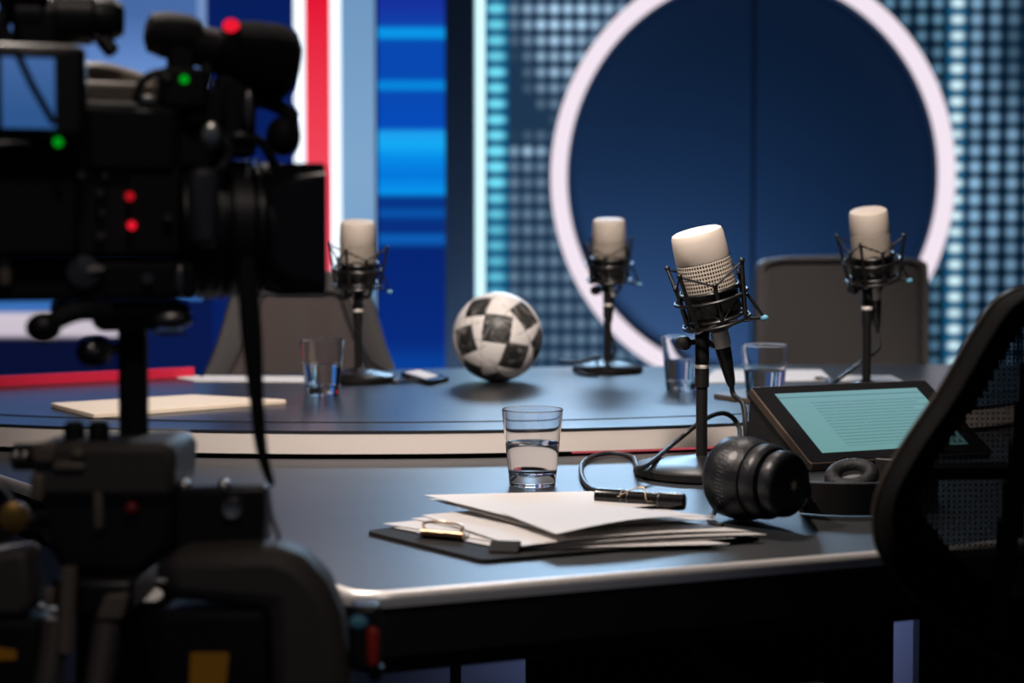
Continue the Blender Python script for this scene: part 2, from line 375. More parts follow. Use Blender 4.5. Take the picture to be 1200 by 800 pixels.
# ring light and its round navy backdrop
RC = Vector((wx(875), YW, wz(208.6))); RYAW = -math.radians(5); RR = 229.5 * K; RI = 211 * K; EZ = 248 / 229.5
ring = thing('ring_light', 'huge glowing white ring on the back wall around a round navy panel', 'light', (RC.x, YW - 0.06, 0), RYAW)
def annulus(bm, r0, r1, y0, y1, n=160):
    V = []
    for i in range(n):
        a = 2 * PI * i / n; c, s = math.cos(a), math.sin(a)
        V.append([bm.verts.new((r * c, y, RC.z + r * s * EZ)) for r, y in ((r0, y0), (r1, y0), (r1, y1), (r0, y1))])
    for i in range(n):
        p, q = V[i], V[(i + 1) % n]
        for k in range(4): bm.faces.new((p[k], p[(k + 1) % 4], q[(k + 1) % 4], q[k]))
b = BM(); annulus(b, RI, RR, -0.05, -0.035); obj('diffuser', b, m_ring_e, ring)
b = BM(); annulus(b, RI - .004, RR + .004, -0.034, 0.02); obj('housing', b, principled('ring_housing', (0.10, 0.11, 0.15), 0.5), ring)
disc = thing('round_backdrop', 'round navy backdrop of two panels meeting in an upright seam, inside the glowing ring', 'panel', (RC.x, YW - 0.036, 0), RYAW)
for sgn in (-1, 1):
    b = BM(); pts = []; xs = 5 * K
    n = 70
    for i in range(n + 1):
        a = -PI / 2 + PI * i / n
        p = Vector((RI * 1.0 * math.cos(a) * sgn, RC.z + RI * math.sin(a) * EZ))
        if sgn > 0: p.x = max(p.x, xs + .005)
        else: p.x = min(max(p.x, -RI), xs - .005)
        pts.append(p)
    if sgn < 0: pts = [Vector((xs - .005, pts[0].y))] + pts + [Vector((xs - .005, pts[-1].y))]
    lo = [b.verts.new((p.x, 0.0, p.y)) for p in pts]; hi = [b.verts.new((p.x, 0.025, p.y)) for p in pts]
    b.faces.new(lo); b.faces.new(hi[::-1])
    for i in range(len(pts)): j = (i + 1) % len(pts); b.faces.new((lo[i], hi[i], hi[j], lo[j]))
    obj('panel', b, m_navy, disc, smooth=False)

# ------------------------------------------------------------------ desks
ZF, ZB = 0.75, 0.784
def circle3(a, b_, c):
    ax, ay, bx, by, cx, cy = a.x, a.y, b_.x, b_.y, c.x, c.y
    d = 2 * (ax * (by - cy) + bx * (cy - ay) + cx * (ay - by))
    ux = ((ax * ax + ay * ay) * (by - cy) + (bx * bx + by * by) * (cy - ay) + (cx * cx + cy * cy) * (ay - by)) / d
    uy = ((ax * ax + ay * ay) * (cx - bx) + (bx * bx + by * by) * (ax - cx) + (cx * cx + cy * cy) * (bx - ax)) / d
    o = Vector((ux, uy)); return o, (o - Vector((ax, ay))).length
AC, AR = circle3(on(0, 496.5, ZB), on(350, 504.5, ZB), on(880, 494.5, ZB))
def arc(x0, x1, R, n=48):
    return [Vector((x0 + (x1 - x0) * i / n, AC.y - math.sqrt(max(R * R - (x0 + (x1 - x0) * i / n - AC.x) ** 2, 0)))) for i in range(n + 1)]
def arcy(x, R=None): R = R or AR; return AC.y - math.sqrt(R * R - (x - AC.x) ** 2)
XL, XR = -1.0, 1.0
backedge = [(1.06, 2.93), (0.8, 2.95), (0.45, 2.93), (0.0, 2.885), (-0.28, 2.82), (-0.55, 2.70), (-0.83, 2.52), (-1.05, 2.36)]
bpoly = arc(XL, XR, AR) + [v.xy for v in catmull([Vector((*p, 0)) for p in backedge], 6)]
rear_desk = thing('curved_desk', 'curved charcoal presenter desk with a pale satin front band, where the football lies', 'desk', (0, 2.5, 0))
b = BM(); prism(b, bpoly, ZB - .0035, ZB); obj('desk_top', b, m_desk2, rear_desk, True)
b = BM(); inlay = [Vector((p.x, p.y, ZB + .0002)) for p in arc(XL + .05, XR - .05, AR - .085)]
tube(b, inlay, .0011, 6); obj('inlay_groove', b, m_black2, rear_desk, True)
b = BM(); outer = arc(XL, XR, AR - .0006); inner = arc(XL, XR, AR - .03)
prism(b, outer + inner[::-1], ZF + .005, ZB - .0045); obj('fascia', b, m_fascia, rear_desk, True)
b = BM(); prism(b, arc(XL + .1, XR - .1, AR - .02) + arc(XL + .1, XR - .1, AR - .05)[::-1], ZF - .06, ZF + .0045); obj('shadow_gap', b, m_black2, rear_desk, True)
b = BM(); prism(b, arc(XL + .12, XR - .12, AR - .20) + arc(XL + .12, XR - .12, AR - .24)[::-1], 0.0, ZB - .004); obj('base_panel', b, m_base, rear_desk, True)
b = BM(); prism(b, arc(.075, .62, AR - .003) + arc(.075, .62, AR - .014)[::-1], ZF + .002, ZF + .0048); obj('red_reflection_line', b, emit('red_reflection_glow', lin(190, 80, 90), 0.8), rear_desk, True)  # glowing strip stands in for a red reflection under the fascia

A = on(424, 697, ZF).xy; B0 = on(1040, 646, ZF).xy; L0 = on(0, 558, ZF).xy
fdir = (B0 - A).normalized(); ldir = (L0 - A).normalized()
Bp = A + fdir * 1.25; AR2 = AR + .006
t = 0.5
while (A + ldir * t).y < arcy((A + ldir * t).x, AR2): t += .002
Lp = A + ldir * t
fpoly = round_corner(Lp, A, Bp, .035) + [Bp] + [Vector((Bp.x + .02, arcy(min(Bp.x + .02, XR), AR2)))] + arc(Bp.x, Lp.x, AR2)
front_desk = thing('presenter_desk', 'dark charcoal desk with a bright metal edge, carrying the papers and headphones', 'desk', (0.3, 1.7, 0))
b = BM(); prism(b, offset_poly(fpoly, .002), ZF - .02, ZF); obj('desk_top', b, m_desk, front_desk, True)
edge = [Lp + (A - Lp) * .02] + round_corner(Lp, A, Bp, .035) + [Bp]
b = BM(); eo = edge; ep = edge
def offs(line, d):
    out = []
    for i, p in enumerate(line):
        t_ = (line[min(i + 1, len(line) - 1)] - line[max(i - 1, 0)]).normalized(); out.append(p + Vector((-t_.y, t_.x)) * d)
    return out
def ribbon(bm, line, prof):
    rows = [[bm.verts.new((p.x, p.y, z)) for p in offs(line, d)] for d, z in prof]; n = len(prof)
    for k in range(n):
        r0, r1 = rows[k], rows[(k + 1) % n]
        for i in range(len(line) - 1): bm.faces.new((r0[i], r0[i + 1], r1[i + 1], r1[i]))
    for e_ in (0, -1): bm.faces.new([r[e_] for r in rows])
ribbon(b, edge, [(-.0032, ZF - .0110), (-.0032, ZF - .0062), (-.0026, ZF - .0034), (-.0010, ZF - .0008), (.0012, ZF + .0006), (.0036, ZF + .0008), (.0030, ZF + .0001), (.0015, ZF - .0110)])
obj('edge_trim', b, m_trim, front_desk, True, label='bright metal edge strip')
b = BM(); prism(b, offs(edge, .001) + offs(edge, .02)[::-1], ZF - .05, ZF - .0112); obj('apron', b, m_apron, front_desk, True)
b = BM(); prism(b, offs(edge, .012) + offs(edge, .03)[::-1], ZF - .066, ZF - .0502); obj('lower_apron', b, m_black2, front_desk, True)
mp0 = at(616, 770, 1.85).xy; mp1 = at(1047, 770, 1.92).xy
b = BM(); prism(b, [mp0, mp1, mp1 + Vector((0, .03)), mp0 + Vector((0, .03))], 0.0, ZF - .021); obj('modesty_panel', b, m_black2, front_desk, True)
mq0 = at(1077, 770, 1.93).xy
b = BM(); prism(b, [mq0, Vector((1.0, mq0.y + .16)), Vector((1.0, mq0.y + .19)), mq0 + Vector((0, .03))], 0.0, ZF - .021); obj('modesty_panel', b, m_black2, front_desk, True)
pp = at(534, 780, 1.62)
b = BM(); box(b, (pp.x, pp.y, (ZF - .021) / 2), (.011, .02, ZF - .021)); obj('leg', b, m_blackmetal, front_desk, True)
b = BM(); box(b, (1.02, 2.0, (ZF - .021) / 2), (.05, .05, ZF - .021)); obj('leg', b, m_blackmetal, front_desk, True)

lip = [v.xy for v in catmull([Vector((*p, 0)) for p in backedge[5:]], 10)]
b = BM(); prism(b, offs(lip, .003) + offs(lip, .014)[::-1], ZB + .0004, ZB + .0165)
rim_ = obj('edge_strip', b, principled('red_lacquer', (0.62, 0.012, 0.05), 0.4), origin=(-.8, 2.53, ZB + .0004)); tag(rim_, 'glossy red raised strip along the back rim of the curved desk', 'trim')

# ------------------------------------------------------------------ microphones
def mesh_grille(name):
    m = principled(name, (0.58, 0.50, 0.42), 0.5); nt = m.node_tree; g = NG(nt); x, y, z = g.xyz()
    a = g.m('ARCTAN2', y, x); u = g.m('MULTIPLY', a, 30.0); v = g.m('MULTIPLY', z, 2 * PI / .0044)
    w = g.m('MULTIPLY', g.m('SINE', g.m('ADD', u, 0.0)), g.m('SINE', g.m('MULTIPLY', v, 0.5)))
    hole = g.smooth(g.m('ABSOLUTE', w), 0.35, 0.62)
    col = g.mix(hole, (0.58, 0.50, 0.42), (0.03, 0.026, 0.022))
    nt.links.new(col, nt.nodes['Principled BSDF'].inputs['Base Color'])
    bp = nt.nodes.new('ShaderNodeBump'); bp.inputs['Strength'].default_value = 0.6; bp.inputs['Distance'].default_value = .001
    nt.links.new(g.m('MULTIPLY', hole, -1), bp.inputs['Height']); nt.links.new(bp.outputs[0], nt.nodes['Principled BSDF'].inputs['Normal'])
    return m
m_grille = mesh_grille('woven_wire_grille')

def microphone(label, loc, tilt_x, tilt_y, base_r=.065, pole_h=.157, ring_yaw=0.3, cable=None, cap_r=.0295, body_off=(.012, 0, .055), grille_mat=None):
    loc = (loc[0], loc[1], loc[2] + .0006); t = thing('desk_microphone', label, 'microphone', loc, 0, 'cream studio microphones on desk stands')
    b = BM(); lathe(b, [(base_r * .97, 0), (base_r, .002), (base_r, .009), (base_r * .96, .0115), (base_r * .55, .0165), (base_r * .2, .021), (.011, .022)], seg=56); obj('stand_base', b, m_blackmetal, t)
    b = BM(); lathe(b, [(.0066, .021), (.0066, pole_h * .66)], seg=20); lathe(b, [(.0082, pole_h * .64), (.0082, pole_h * .775)], seg=20)
    lathe(b, [(.0082, pole_h * .805), (.0082, pole_h + .012), (.006, pole_h + .016)], seg=20); pole = obj('pole', b, m_blackmetal, t)
    b = BM(); lathe(b, [(.0078, pole_h * .775), (.0084, pole_h * .785), (.0084, pole_h * .797), (.0078, pole_h * .805)], seg=20); obj('collar', b, m_satin, pole, label='bright metal collar')
    # microphone frame, tilted about the cradle centre
    R = Euler((tilt_x, tilt_y, 0)).to_matrix(); cc = Vector((body_off[0], body_off[1], pole_h + body_off[2] - .015))
    T = Matrix.Translation(cc) @ R.to_4x4()
    def put(name, bm, mat, parent, **k):
        bm.transform(T); return obj(name, bm, mat, parent, **k)
    r = cap_r
    b = BM(); lathe(b, [(.012, -.038), (.020, -.034), (.025, -.028), (r * .99, -.015), (r * .99, .012), (r * .93, .0125)], seg=40); body = put('mic_body', b, m_blackmetal, t)
    def local(name, prof, mat, parent, **k):        # keeps its own axes so that the woven pattern wraps the cylinder
        bm = BM(); lathe(bm, prof, seg=56); o = obj(name, bm, mat, parent, **k); o.location = cc; o.rotation_euler = (tilt_x, tilt_y, 0); return o
    local('grille', [(r * .96, .010), (r * .99, .014), (r * .985, .046)], grille_mat or m_grille, t)
    local('mic_cap', [(r * .97, .045), (r * 1.0, .0465), (r * .965, .070), (r * .95, .0755), (r * .91, .0785), (r * .82, .0800), (r * .40, .0808), (.002, .081)], m_cream, t, label='cream rounded cap')
    b = BM(); lathe(b, [(.0095, -.058), (.0105, -.056), (.0105, -.040), (.0095, -.037)], seg=24); con = put('connector', b, m_satin, t, label='silver plug collar')
    b = BM(); lathe(b, [(.0042, -.105), (.0058, -.098), (.0090, -.066), (.0092, -.057)], seg=20); put('plug_sleeve', b, m_black, con)
    # shock mount cage
    b = BM()
    ro = .043
    tube(b, circ((0, 0, .002), ro * .97, (0, 0, 1), 48), .0021, 8, True); tube(b, circ((0, 0, -.027), ro * .90, (0, 0, 1), 48), .0019, 8, True)
    tube(b, circ((0, 0, .011), r * 1.09, (0, 0, 1), 40), .0022, 8, True); tube(b, circ((0, 0, -.022), r * 1.06, (0, 0, 1), 40), .0022, 8, True)
    for k in range(4):
        a = ring_yaw + k * PI / 2 + .5
        for aa, zt, rt in ((a, .040, ro * 1.19), (a + PI / 4, .020, r * 1.2)):
            u = Vector((math.cos(aa), math.sin(aa), 0))
            if rt > ro:
                cyl(b, u * ro * .90 + Vector((0, 0, -.030)), u * rt + Vector((0, 0, zt)), .0025, .0022, 10); sph(b, u * rt + Vector((0, 0, zt)), .0034, seg=10)
            else:
                cyl(b, u * r * 1.10 + Vector((0, 0, -.024)), u * rt + Vector((0, 0, zt)), .0026, .0022, 10); sph(b, u * rt + Vector((0, 0, zt)), .0036, seg=10)
    cage = put('shock_mount', b, m_blackmetal, t)
    b = BM()
    for k in range(4):
        a = ring_yaw + k * PI / 2 + .5
        top = Vector((math.cos(a) * ro * 1.19, math.sin(a) * ro * 1.19, .039)); low_ = Vector((math.cos(a) * ro * 1.0, math.sin(a) * ro * 1.0, -.030))
        for s_ in (-1, 1):
            q = a + s_ * PI / 4
            e = Vector((math.cos(q) * r * 1.2, math.sin(q) * r * 1.2, .019)); e2 = Vector((math.cos(q) * r * 1.08, math.sin(q) * r * 1.08, -.022))
            cyl(b, top, e, .0013, None, 8); cyl(b, low_, e2, .0012, None, 8); cyl(b, e2, Vector((math.cos(a) * ro * .97, math.sin(a) * ro * .97, .002)), .0011, None, 8)
    put('elastic_cord', b, m_rubber, cage)
    # outrigger wedge; its pale tip is a blue highlight put in as colour
    b = BM(); p0 = Vector((ro * .93, 0, -.004)); p1 = Vector((ro * 1.24, -.004, -.036)); p2 = Vector((ro * .80, .006, -.034))
    cyl(b, p0, p1, .0018, None, 8); cyl(b, p1, p2, .0018, None, 8); put('outrigger', b, m_blackmetal, cage)
    b = BM(); sph(b, p1, .0036, (1.3, 1, 1.0), seg=12); put('outrigger_glint', b, m_blueglint, cage, label='painted pale blue glint')
    # yoke to the pole and its knob
    yb = T @ Vector((-.034, -.012, -.027)); yt = Vector((0, 0, pole_h + .010))
    b = BM(); cyl(b, yt, yb, .0045, .004, 12); cyl(b, Vector((-.004, 0, pole_h - .004)), Vector((-.019, -.004, pole_h - .006)), .0035, None, 10)
    tube(b, catmull([(.006, 0, pole_h - .004), (.014, 0, pole_h - .010), (.021, 0, pole_h - .003), (.022, 0, pole_h + .012), T @ Vector((.01, 0, -.03))], 6), .003, 8)
    obj('yoke', b, m_blackmetal, t)
    b = BM(); kc = Vector((-.022, -.005, pole_h - .006)); lathe(b, [(.004, -.007), (.0078, -.005), (.0085, 0), (.0078, .005), (.004, .007)], kc, (0.5, -1, 0), 18); obj('tightening_knob', b, m_black, t)
    if cable:
        e = T @ Vector((0, 0, -.104)); pts = [e, e + (T.to_3x3() @ Vector((0, 0, -.012)))] + [Vector(p) - Vector(loc) for p in cable]
        b = BM(); tube(b, catmull(pts, 8), .0030, 8); obj('cable', b, m_rubber, t)
    return t
q = on(822, 556, ZF)
zc = ZF + .0040
microphone('large sharp cream microphone with woven grille beside the headphones', tuple(q), math.radians(7), math.radians(-14), .078, .157, .35,
           [at(871, 475, 1.80), at(874, 512, 1.79), on(875, 546, zc + .004), on(868, 541, zc), on(866, 532, zc + .02), at(866, 500, 1.92), at(850, 484.5, 1.92), at(826, 491, 1.91), at(790, 519, 1.90), on(752, 548, zc + .012), on(742, 536, zc), on(722, 531, zc), on(700, 533, zc), on(684, 541, zc), on(681, 553, zc), on(686, 566, zc), on(697, 574, zc), on(712, 575, zc)],
           body_off=(.010, -.004, .060), cap_r=.0312)
q = on(712, 436, ZB); zd = ZB + .0040
microphone('upright cream microphone standing alone before the navy round panel', tuple(q), math.radians(9), math.radians(-1), .062, .150, .1,
           [q + Vector((.012, .01, .03)), q + Vector((-.03, .07, .004)), on(690, 428, zd), q + Vector((-.085, .02, .02)), q + Vector((-.06, -.03, .02)), q + Vector((-.02, -.035, .03)), q + Vector((-.03, .04, .022)), on(676, 433, zd), on(683, 438, zd), on(700, 440, zd)], body_off=(.002, -.004, .055))
q = on(420, 447, ZB)
microphone('upright cream microphone before the grey chair by the red stripe', tuple(q), math.radians(10), math.radians(1), .060, .148, .8,
           [q + Vector((.02, .02, .03)), q + Vector((.06, .03, .006)), on(462, 447, zd), on(480, 446, zd), on(500, 445, zd)], body_off=(.000, -.004, .052))
q = on(1015, 463, ZB)
microphone('tilted cream microphone rising behind the tablet before a grey chair', tuple(q), math.radians(13), math.radians(-8), .045, .166, .55,
           [q + Vector((.020, .01, .07)), q + Vector((-.005, .03, .045)), q + Vector((-.045, .02, .018)), on(970, 444, zd), on(955, 443, zd)], body_off=(.006, -.004, .050))

# ------------------------------------------------------------------ water glasses
def tumbler(label, loc, rt=.0338, rb=.0252, h=.084, fill=.047):
    t = thing('water_glass', label, 'glass', loc, 0, 'half full water tumblers')
    w = .0013; fl = .012; rad = lambda z: rb + (rt - rb) * z / h
    prof = [(.001, .0008), (rb * .86, .0006), (rb * .97, 0.0), (rad(.0008), .0008), (rad(.0016), .0016), (rad(.003), .003), (rad(.02), .02), (rad(.045), .045), (rad(h - .003), h - .003), (rad(h - .0016), h - .0016), (rad(h - .0006), h - .0006), (rt - w * .25, h), (rt - w * .75, h), (rt - w, h - .0006), (rad(h - .0016) - w, h - .0016), (rad(h - .003) - w, h - .003),
            (rad(.05) - w, .05), (rad(fl + .006) - w, fl + .006), (rad(fl + .004) - w, fl + .004), (rad(fl + .0025) - w - .0006, fl + .0018), (rb * .82, fl + .0005), (rb * .70, fl + .0001), (.001, fl)]
    b = BM(); lathe(b, prof, seg=64); obj('tumbler', b, m_glass, t, angle=60)
    wi = w - .0003
    b = BM(); lathe(b, [(.001, fl + .0003), (rb * .70, fl + .0004), (rb * .82, fl + .0008), (rad(fl + .0025) - wi - .0006, fl + .0022), (rad(fl + .004) - wi, fl + .0042), (rad(fl + .006) - wi, fl + .006), (rad(.03) - wi, .030), (rad(fill - .0012) - wi, fill - .0012), (rad(fill) - wi, fill), (rad(fill) - w - .0012, fill - .0004), (rad(fill) - w - .003, fill - .0005), (.001, fill - .0005)], seg=64); obj('water', b, m_water, t, angle=30)
    return t
tumbler('half full water glass on the desk right behind the papers', tuple(on(624, 568, ZF + .0003)))
tumbler('half full water glass by the cream paper folder', tuple(on(378, 462, ZB + .0003)))
tumbler('half full water glass partly behind the sharp microphone pole', tuple(on(800, 457, ZB + .0003)))
tumbler('half full water glass before the grey chair, just beyond the tablet', tuple(on(896, 472, ZB + .0003)))

# ------------------------------------------------------------------ football
def football():
    r = .0742; c = on(583, 447, ZB); c = Vector((c.x, c.y + .004, ZB + r - .0005))
    b = BM(); bmesh.ops.create_icosphere(b, subdivisions=7, radius=r)
    # dark patches: direction in the ball's frame (x right, y up, z towards the viewer), half width in degrees, turn in degrees
    patches = [((0.0, .25, .97), 18.5, -8), ((.40, -.40, .83), 17.5, -22), ((.64, .54, .55), 17.5, -38), ((-.74, -.04, .67), 17.5, 20), ((-.44, .72, .53), 16, -20), ((.93, -.14, .33), 17, 15), ((-.05, -.93, .36), 16, 35), ((-.55, -.72, .42), 14, 10)]
    patches += [((-p[0], -p[1] * .8, -p[2]), h, a) for p, h, a in patches[:5]]
    F = []
    for p, h, a in patches:
        n = Vector((p[0], -p[2], p[1])).normalized(); u = Vector((0, 0, 1)).cross(-n)
        u = (-u).normalized() if u.length > .05 else Vector((1, 0, 0)); u = (Vector((1, 0, 0)) - n * n.x); u = u.normalized() if u.length > .1 else Vector((0, 0, 1)).cross(n).normalized()
        v = u.cross(-n).normalized(); ca_, sa_ = math.cos(math.radians(a)), math.sin(math.radians(a)); F.append((n, u * ca_ + v * sa_, v * ca_ - u * sa_, math.tan(math.radians(h))))
    def uvp(p, f):
        d = p.dot(f[0]); return (p.dot(f[1]) / d, p.dot(f[2]) / d) if d > .3 else None
    for v in b.verts:
        q = v.co.normalized(); dep = 0
        for f in F:
            w = uvp(q, f)
            if w:
                x_, y_ = abs(w[0]), abs(w[1])
                if (abs(x_ - f[3]) < .016 and y_ < f[3] * 1.9) or (abs(y_ - f[3]) < .016 and x_ < f[3] * 1.9): dep = 1
        if dep: v.co = q * (r - .0009)
    for fc in b.faces:
        q = fc.calc_center_median().normalized()
        for f in F:
            w = uvp(q, f)
            if not w: continue
            x_, y_ = abs(w[0]), abs(w[1])
            if x_ < f[3] and y_ < f[3]: fc.material_index = 1
            elif fc.material_index == 0 and ((abs(x_ - f[3]) < .009 and y_ < f[3] * 1.9) or (abs(y_ - f[3]) < .009 and x_ < f[3] * 1.9)): fc.material_index = 2
    white = noise_bump(principled('football_white', (0.80, 0.76, 0.74), 0.4), 250, 0.05)
    dark = principled('football_black', (0.02, 0.02, 0.022), 0.45); nt = dark.node_tree; g = NG(nt)
    tc = nt.nodes.new('ShaderNodeTexCoord'); n = nt.nodes.new('ShaderNodeTexNoise'); n.inputs['Scale'].default_value = 34; n.inputs['Detail'].default_value = 3; n.inputs['Distortion'].default_value = 2.2
    nt.links.new(tc.outputs['Object'], n.inputs['Vector'])
    nt.links.new(g.ramp(n.outputs['Fac'], [(0.42, (0.014, 0.014, 0.015)), (0.56, (0.06, 0.058, 0.056)), (0.66, (0.22, 0.20, 0.19))]), nt.nodes['Principled BSDF'].inputs['Base Color'])
    o = obj('football', b, [white, dark, principled('seam_grey', (0.30, 0.29, 0.29), 0.6)], smooth=True, angle=80); o.location = c
    tag(o, 'white football with black marbled patches on the curved desk', 'ball')
football()

# ------------------------------------------------------------------ papers, clipboard, pen
def sheet(name, quad, zs, label, cat='paper', mat=m_paper, th=.0004, curl=0.0, group=None, nx=14, ny=10, edge_curl=0.0):
    "four photo-free world corners given as xy with heights; a thin curved sheet"
    P = [Vector((p[0], p[1], z)) for p, z in zip(quad, zs)]
    b = BM(); G = {}; ctr = sum(P, Vector()) / 4
    for s_ in (0, 1):
        for i in range(nx + 1):
            for j in range(ny + 1):
                u, v = i / nx, j / ny
                p = P[0] * (1 - u) * (1 - v) + P[1] * u * (1 - v) + P[2] * u * v + P[3] * (1 - u) * v
                p = p + Vector((0, 0, curl * math.sin(PI * u) * v * v + edge_curl * math.sin(PI * v) * max(0, .35 - u) ** 2 - s_ * th))
                G[s_, i, j] = b.verts.new(p)
    for i in range(nx):
        for j in range(ny):
            b.faces.new((G[0, i, j], G[0, i + 1, j], G[0, i + 1, j + 1], G[0, i, j + 1])); b.faces.new((G[1, i, j], G[1, i, j + 1], G[1, i + 1, j + 1], G[1, i + 1, j]))
    for i in range(nx):
        for j in (0, ny): b.faces.new((G[0, i, j], G[0, i + 1, j], G[1, i + 1, j], G[1, i, j]))
    for j in range(ny):
        for i in (0, nx): b.faces.new((G[0, i, j], G[0, i, j + 1], G[1, i, j + 1], G[1, i, j]))
    o = obj(name, b, mat, origin=(ctr.x, ctr.y, min(zs) - th)); tag(o, label, cat, group); return o
def q4(pts, z): return [on(x, y, z).xy for x, y in pts]
cb = thing('clipboard', 'dark grey clipboard under the loose papers at the desk edge', 'clipboard', tuple(on(660, 630, ZF)))
pts = q4([(428, 622), (590, 600), (904, 628), (566, 656)], ZF + .003)
poly = []
for i in range(4): poly += round_corner(pts[i - 1], pts[i], pts[(i + 1) % 4], .008, 5)
b = BM(); prism(b, poly[::-1], ZF + .0004, ZF + .0034); obj('board', b, m_board, cb, True, bevel=.0005)
ca, cbb = on(490, 629, ZF + .0035), on(548, 634, ZF + .0035)
b = BM(); ax = (cbb - ca).normalized(); yv = Vector((-ax.y, ax.x, 0)); mid = (ca + cbb) / 2; Rc = Matrix((ax, yv, Vector((0, 0, 1)))).transposed()
box(b, mid + Vector((0, .006, .0030)), (.046, .016, .0015), Rc); cyl(b, mid - ax * .021 + Vector((0, -.003, .0052)), mid + ax * .021 + Vector((0, -.003, .0052)), .0034, None, 14)
tube(b, catmull([mid - ax * .016 + Vector((0, -.003, .006)), mid - ax * .019 + Vector((0, .008, .0115)), mid + Vector((0, .016, .0125)), mid + ax * .019 + Vector((0, .008, .0115)), mid + ax * .016 + Vector((0, -.003, .006))], 8), .0012, 8)
obj('clip', b, m_bronze, cb, True, label='bronze spring clip')
GP = 'loose white papers on the clipboard'
zz = ZF + .0048
specs = [
    ([(462, 618), (600, 603), (856, 637), (598, 643)], 0.0, 0, 'bottom white sheet in the clipboard heap, long corner towards the desk edge'),
    ([(449, 613), (560, 603), (862, 630), (620, 641)], .0012, .000, 'white sheet of the clipboard heap whose corner pokes out farthest beyond the bronze clip'),
    ([(482, 607), (640, 592), (899, 626), (640, 639)], .0024, .002, 'white sheet of the clipboard heap reaching towards the headphones'),
    ([(494, 603), (650, 590), (880, 622), (606, 640)], .0036, .004, 'creased white sheet of the clipboard heap lying under the upper pair'),
]
for pts_, dz, cu, lb in specs:
    sheet('paper_sheet', q4(pts_, zz + dz), [zz + dz] * 4, lb, curl=cu, group=GP)
zt = zz + .007
sheet('paper_sheet', q4([(503, 588), (690, 578), (838, 608), (640, 622)], zt), [zt + .003, zt, zt, zt], 'white sheet just under the two topmost sheets of the clipboard heap', curl=.001, group=GP)
zt = zz + .010
sheet('paper_sheet', q4([(497, 582), (693, 573), (770, 589), (606, 607)], zt + .003), [zt + .005, zt + .001, zt + .001, zt + .003], 'topmost white sheet by the water glass, overlapping the clipboard heap', group=GP)
zt = zz + .012
sheet('paper_sheet', q4([(588, 601), (700, 589.5), (846, 604), (652, 624)], zt + .002), [zt + .0025, zt + .0015, zt + .001, zt + .001], 'topmost white sheet beside the fat black pen on the clipboard heap', curl=.006, group=GP)
b = BM(); bc = on(592, 646, ZF + .003); Rb = Matrix.Rotation(math.radians(-10), 3, 'Z')
prof = [(-.010, 0.0007), (-.010, .0022), (.002, .0085), (.006, .0085), (.006, .0007)]
vs = [[b.verts.new(bc + Rb @ Vector((sx * .013, y_, z_))) for y_, z_ in prof] for sx in (-1, 1)]
b.faces.new(vs[0]); b.faces.new(vs[1][::-1])
for i in range(5): j = (i + 1) % 5; b.faces.new((vs[0][i], vs[0][j], vs[1][j], vs[1][i]))
clipo = obj('binder_clip', b, m_black2, bevel=.0006, smooth=False, origin=(bc.x, bc.y, ZF + .0034)); tag(clipo, 'small black binder clip at the corner of the papers facing the desk edge', 'clip')

def pen():
    zp = ZF + .0190
    p0 = on(697, 575, zp + .006); p1 = on(803, 588, zp); p0.z = zp + .001; p1.z = zp
    ax = (p1 - p0); L = ax.length; ax.normalize()
    t = thing('fountain_pen', 'fat black pen with a gold wire clip lying on the papers', 'pen', tuple((p0 + p1) / 2 - Vector((0, 0, .0085))))
    b = BM(); lathe(b, [(.004, 0), (.0078, .0015), (.0083, .004), (.0083, L * .38), (.0076, L * .385), (.0076, L * .70), (.0082, L * .705), (.0085, L - .006), (.0080, L - .001), (.0060, L)], p0, ax, 28); obj('barrel', b, m_gloss, t, True)
    for f in (.30, .37, .71):
        b = BM(); lathe(b, [(.0078, L * f), (.0086, L * f + .0004), (.0086, L * f + .0014), (.0078, L * f + .0018)], p0, ax, 28, cap=False); obj('ring', b, m_darksteel, t, True)
    up = Vector((0, 0, 1)); sd = ax.cross(up).normalized()
    if sd.y > 0: sd = -sd
    b = BM(); tube(b, catmull([p0 + ax * L * .28 + sd * .0085 + up * .002, p0 + ax * L * .40 + up * .0082 + sd * .003, p0 + ax * L * .50 + up * .0112, p0 + ax * L * .56 + up * .0100 + sd * .002, p0 + ax * L * .60 + sd * .0086 + up * .0006, p0 + ax * L * .66 + sd * .0086], 8), .0007, 6); obj('clip', b, m_bronze, t, True, label='gold wire clip')
pen()

# papers and devices on the curved desk
zb = ZB + .0003
def slab(name, quad, z0, th, mat, label, cat, group=None, r=.004):
    pts = q4(quad, z0 + th); poly = []
    for i in range(4): poly += round_corner(pts[i - 1], pts[i], pts[(i + 1) % 4], r, 4)
    ar = sum(poly[i].x * poly[(i + 1) % len(poly)].y - poly[(i + 1) % len(poly)].x * poly[i].y for i in range(len(poly)))
    if ar < 0: poly = poly[::-1]
    c = sum(poly, Vector((0, 0))) / len(poly)
    b = BM(); prism(b, poly, z0, z0 + th); o = obj(name, b, mat, origin=(c.x, c.y, z0), bevel=.0006); tag(o, label, cat, group); return o
slab('paper_folder', [(59, 472), (226, 462), (338, 468), (110, 485)], zb, .006, m_cream_paper, 'cream paper folder lying on the curved desk behind the tripod pole', 'folder')
sheet('paper_sheet', q4([(207, 443), (214, 440), (236, 441), (230, 447)], zb), [zb + .0012] * 4, 'little white paper slip at the rim of the curved desk before the grey chair', group='papers on the curved desk', th=.001)
sheet('paper_sheet', q4([(228, 447), (240, 440.5), (356, 441.5), (358, 448)], zb), [zb + .0012] * 4, 'white paper sheet on the curved desk behind the cream folder', group='papers on the curved desk', th=.001)
ph = slab('smartphone', [(470, 436), (492, 431.5), (526, 441), (503, 446)], zb, .008, m_gloss, 'small smartphone with a white top lying beside the microphone by the red stripe', 'phone')
